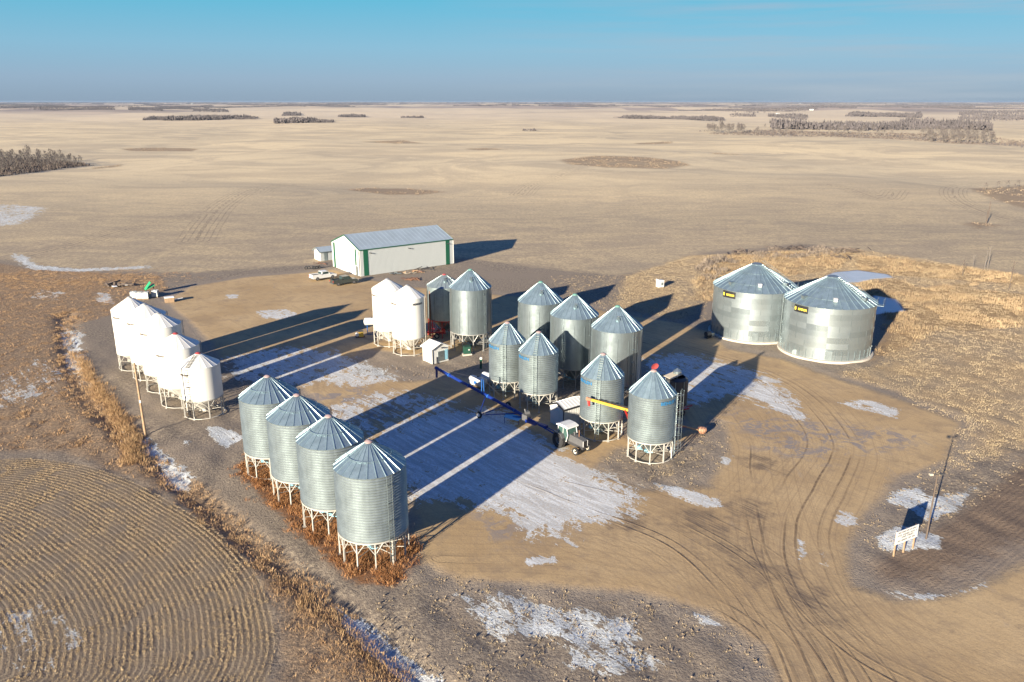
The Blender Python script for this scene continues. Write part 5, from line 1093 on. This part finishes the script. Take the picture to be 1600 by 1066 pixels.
for k, (px, py) in enumerate(((1575,288),(1560,291),(1592,287),(1585,296),(1540,296))):
    x, y = G(px, py); o = thing('bare_tree', 'small bare shrub tree by the reedy hollow at the right edge', 'tree', (x, y, T(x, y)), k, 'shrub trees by the right hollow'); o.scale = (0.4, 0.4, 0.4); link('trunk', TM[k % 4][0], o); link('crown', TM[k % 4][1], o)
# every wood beyond: one mass
def wood(polys_h):
    V = []; Fc = []
    for P, hgt_, dens in polys_h:
        n = int(max(20, area_of(P)*dens)); n = min(n, 2600); pts = inside(P, n); z = terrain(pts[:,0], pts[:,1]); g = rng
        u_ = pts[:,0]/hgt_; hh = hgt_*g.uniform(0.5, 1.0, len(pts))*(0.72+0.2*np.sin(u_*0.31+P[0,1])+0.16*np.sin(u_*0.83)+0.12*np.sin(u_*2.1)); 
        for j in range(9):
            a = g.uniform(0, 2*PI, len(pts)); rr = hh*0.22*g.uniform(0.2, 1, len(pts)); cx = pts[:,0]+rr*np.cos(a); cy = pts[:,1]+rr*np.sin(a); cz = z+hh*g.uniform(0.0, 0.55, len(pts)); wz = hh*g.uniform(0.25, 0.5, len(pts)); wd = hh*g.uniform(0.04, 0.16, len(pts)); b2 = g.uniform(0, PI, len(pts))
            V.append(np.stack([cx-wd*np.cos(b2), cy-wd*np.sin(b2), cz, cx+wd*np.cos(b2), cy+wd*np.sin(b2), cz, cx+g.normal(0, 0.4, len(pts)), cy, np.minimum(cz+wz, z+hh)], 1).reshape(-1, 3))
    V = np.vstack(V); nt = len(V)//3; m_ = bpy.data.meshes.new('distant_woods'); m_.vertices.add(len(V)); m_.vertices.foreach_set('co', V.ravel().astype(np.float32)); m_.loops.add(nt*3); m_.polygons.add(nt)
    m_.loops.foreach_set('vertex_index', np.arange(nt*3, dtype=np.int32)); m_.polygons.foreach_set('loop_start', (np.arange(nt)*3).astype(np.int32)); m_.update(calc_edges=True); m_.materials.append(M['twig_far']); return m_
M['twig_far'] = mat('distant_branches', (0.105, 0.092, 0.095), 0.95, 0, 0.25, 0.02)
WD = [(poly((222,189),(300,191),(400,190),(408,187),(300,185),(235,185.5)), 11, 0.06), (poly((428,194.5),(522,194.5),(522,192),(428,192)), 10, 0.10), (poly((528,181),(572,181),(570,179),(535,179)), 9, 0.05),
      (poly((440,178),(470,178),(470,176),(445,176)), 10, 0.04), (poly((626,185),(662,185),(660,183),(628,183)), 9, 0.05), (poly((958,186),(1000,188),(1132,187),(1130,184.5),(1000,184)), 8, 0.05),
      (poly((1205,201),(1330,203),(1550,203),(1550,198),(1400,195),(1205,197)), 16, 0.03), (poly((1090,204),(1200,213),(1400,213),(1600,228),(1620,222),(1400,210.5),(1110,203)), 3.5, 0.03),
      (poly((1320,181.5),(1390,181.5),(1440,183),(1440,178.5),(1330,178)), 12, 0.025), (poly((1495,188),(1620,188),(1620,174),(1500,175)), 11, 0.006), (poly((1120,176),(1180,178),(1260,176),(1230,171),(1100,171)), 11, 0.005),
      (poly((1060,174),(1160,175),(1140,171),(1060,171)), 9, 0.006), (poly((1200,184),(1260,186),(1262,183),(1200,181)), 10, 0.03), (poly((-40,172),(160,174),(170,168),(-40,166)), 11, 0.003), (poly((60,173),(180,174),(180,171.5),(60,171.5)), 10, 0.012),
      (poly((200,174),(255,174),(250,171),(205,171)), 10, 0.012), (poly((262,170),(285,170),(284,168),(262,168)), 10, 0.012), (poly((300,174),(358,174),(350,171),(305,171)), 10, 0.010), (poly((815,206),(838,206),(836,203.5),(818,203.5)), 4, 0.10),
      (poly((1140,184),(1180,184),(1180,182),(1140,182)), 8, 0.02)]
g = random.Random(5)
for k in range(230):
    cx = g.uniform(-250, 1850); cy = 160.6+11*g.random()**1.9; 
    if 480 < cx < 1000 and cy > 168: continue
    wdp = g.uniform(25, 170); hgp = g.uniform(0.15, 0.6)*(cy-158)/6; P = poly((cx-wdp/2, cy), (cx+wdp/2, cy+hgp*0.3), (cx+wdp/2, cy-hgp*0.6), (cx-wdp/2, cy-hgp)); WD.append((P, g.uniform(8, 13), min(0.03, 1800/area_of(P))))
for k in range(46):
    cx = -260+46*k+g.uniform(-20, 20); cy = g.uniform(160.9, 163.6); wdp = g.uniform(40, 110); P = poly((cx-wdp/2, cy), (cx+wdp/2, cy+0.05), (cx+wdp/2, cy-0.28), (cx-wdp/2, cy-0.32)); WD.append((P, g.uniform(12, 18), 1000/area_of(P)))
stuff('distant_woods', wood(WD), 'grey bare woods and shelterbelts strewn over the plain to the horizon', 'woods')
gp = np.vstack([inside(poly((-90,283),(0,274),(60,267),(120,259),(147,257),(120,252),(60,247),(-90,246)), 2600), inside(poly((1105,208),(1180,211),(1300,212.5),(1440,217),(1500,222.5),(1600,224),(1620,219),(1480,210),(1400,207),(1180,204)), 2600)])
stuff('grove_undergrowth', blades_mesh('grove_undergrowth', clumps(gp), rng.uniform(0.8, 2.2, len(gp)), rng.uniform(0.8, 1.6, len(gp)), 9, 0.22, plant_mat('dark_thicket', (0.07,0.058,0.055), (0.12,0.095,0.085), (0.19,0.155,0.13)), 0.8, 51), 'dark leafless thicket under the bare trees of the groves', 'thicket')
# farm buildings far away
hb = MB().box((0, 0, 2), (10, 16, 4)).prism([(-5.4, 4), (5.4, 4), (0, 7)], -8.3, 8.3, 'y').mesh('farm_building', M['siding'])
for px, py, lab, k in ((1222,174.5,'leftmost white building of the far farmyard at the right',1.2),(1245,173,'middle white building of the far farmyard at the right',1.0),(1268,171.5,'long pale building right in the far farmyard',1.5),(1394,167,'single bright white building far out near the horizon',1.6),
                    (283,163.5,'white far building left of its neighbour near the left horizon',2.2),(300,163,'white far building near the left horizon beside another',2.2),(1250,162.5,'pale building cluster on the right horizon, left part',3),(1268,162.3,'pale building cluster on the right horizon, right part',3),(1215,179.5,'small white house at the far farmyard entrance',0.8)):
    x, y = G(px, py); o = link('farm_building', hb, None, (x, y, T(x, y)), g.uniform(0, 1.5)); o.scale = (k*0.7, k*0.7, k*0.55); tag(o, lab, 'building', 'far farm buildings')
# haze
Hm = bpy.data.materials.new('haze'); Hm.use_nodes = True; ht = Hm.node_tree; ht.nodes.clear(); ho = ht.nodes.new('ShaderNodeOutputMaterial'); hv = ht.nodes.new('ShaderNodeVolumePrincipled')
hv.inputs['Color'].default_value = (0.28, 0.38, 0.54, 1); hv.inputs['Density'].default_value = HAZE; ht.links.new(hv.outputs[0], ho.inputs['Volume'])
hz = MB().box((0, 0, 0), (64000, 64000, 62)).build('haze', Hm, None, 0, (0, 0, 8.5)); tag(hz, kind='stuff'); hz['label'] = 'thin cold haze over the plain'; hz['category'] = 'haze'
print('objects', len(bpy.data.objects), 'tris', sum(len(m.polygons) for m in bpy.data.meshes))
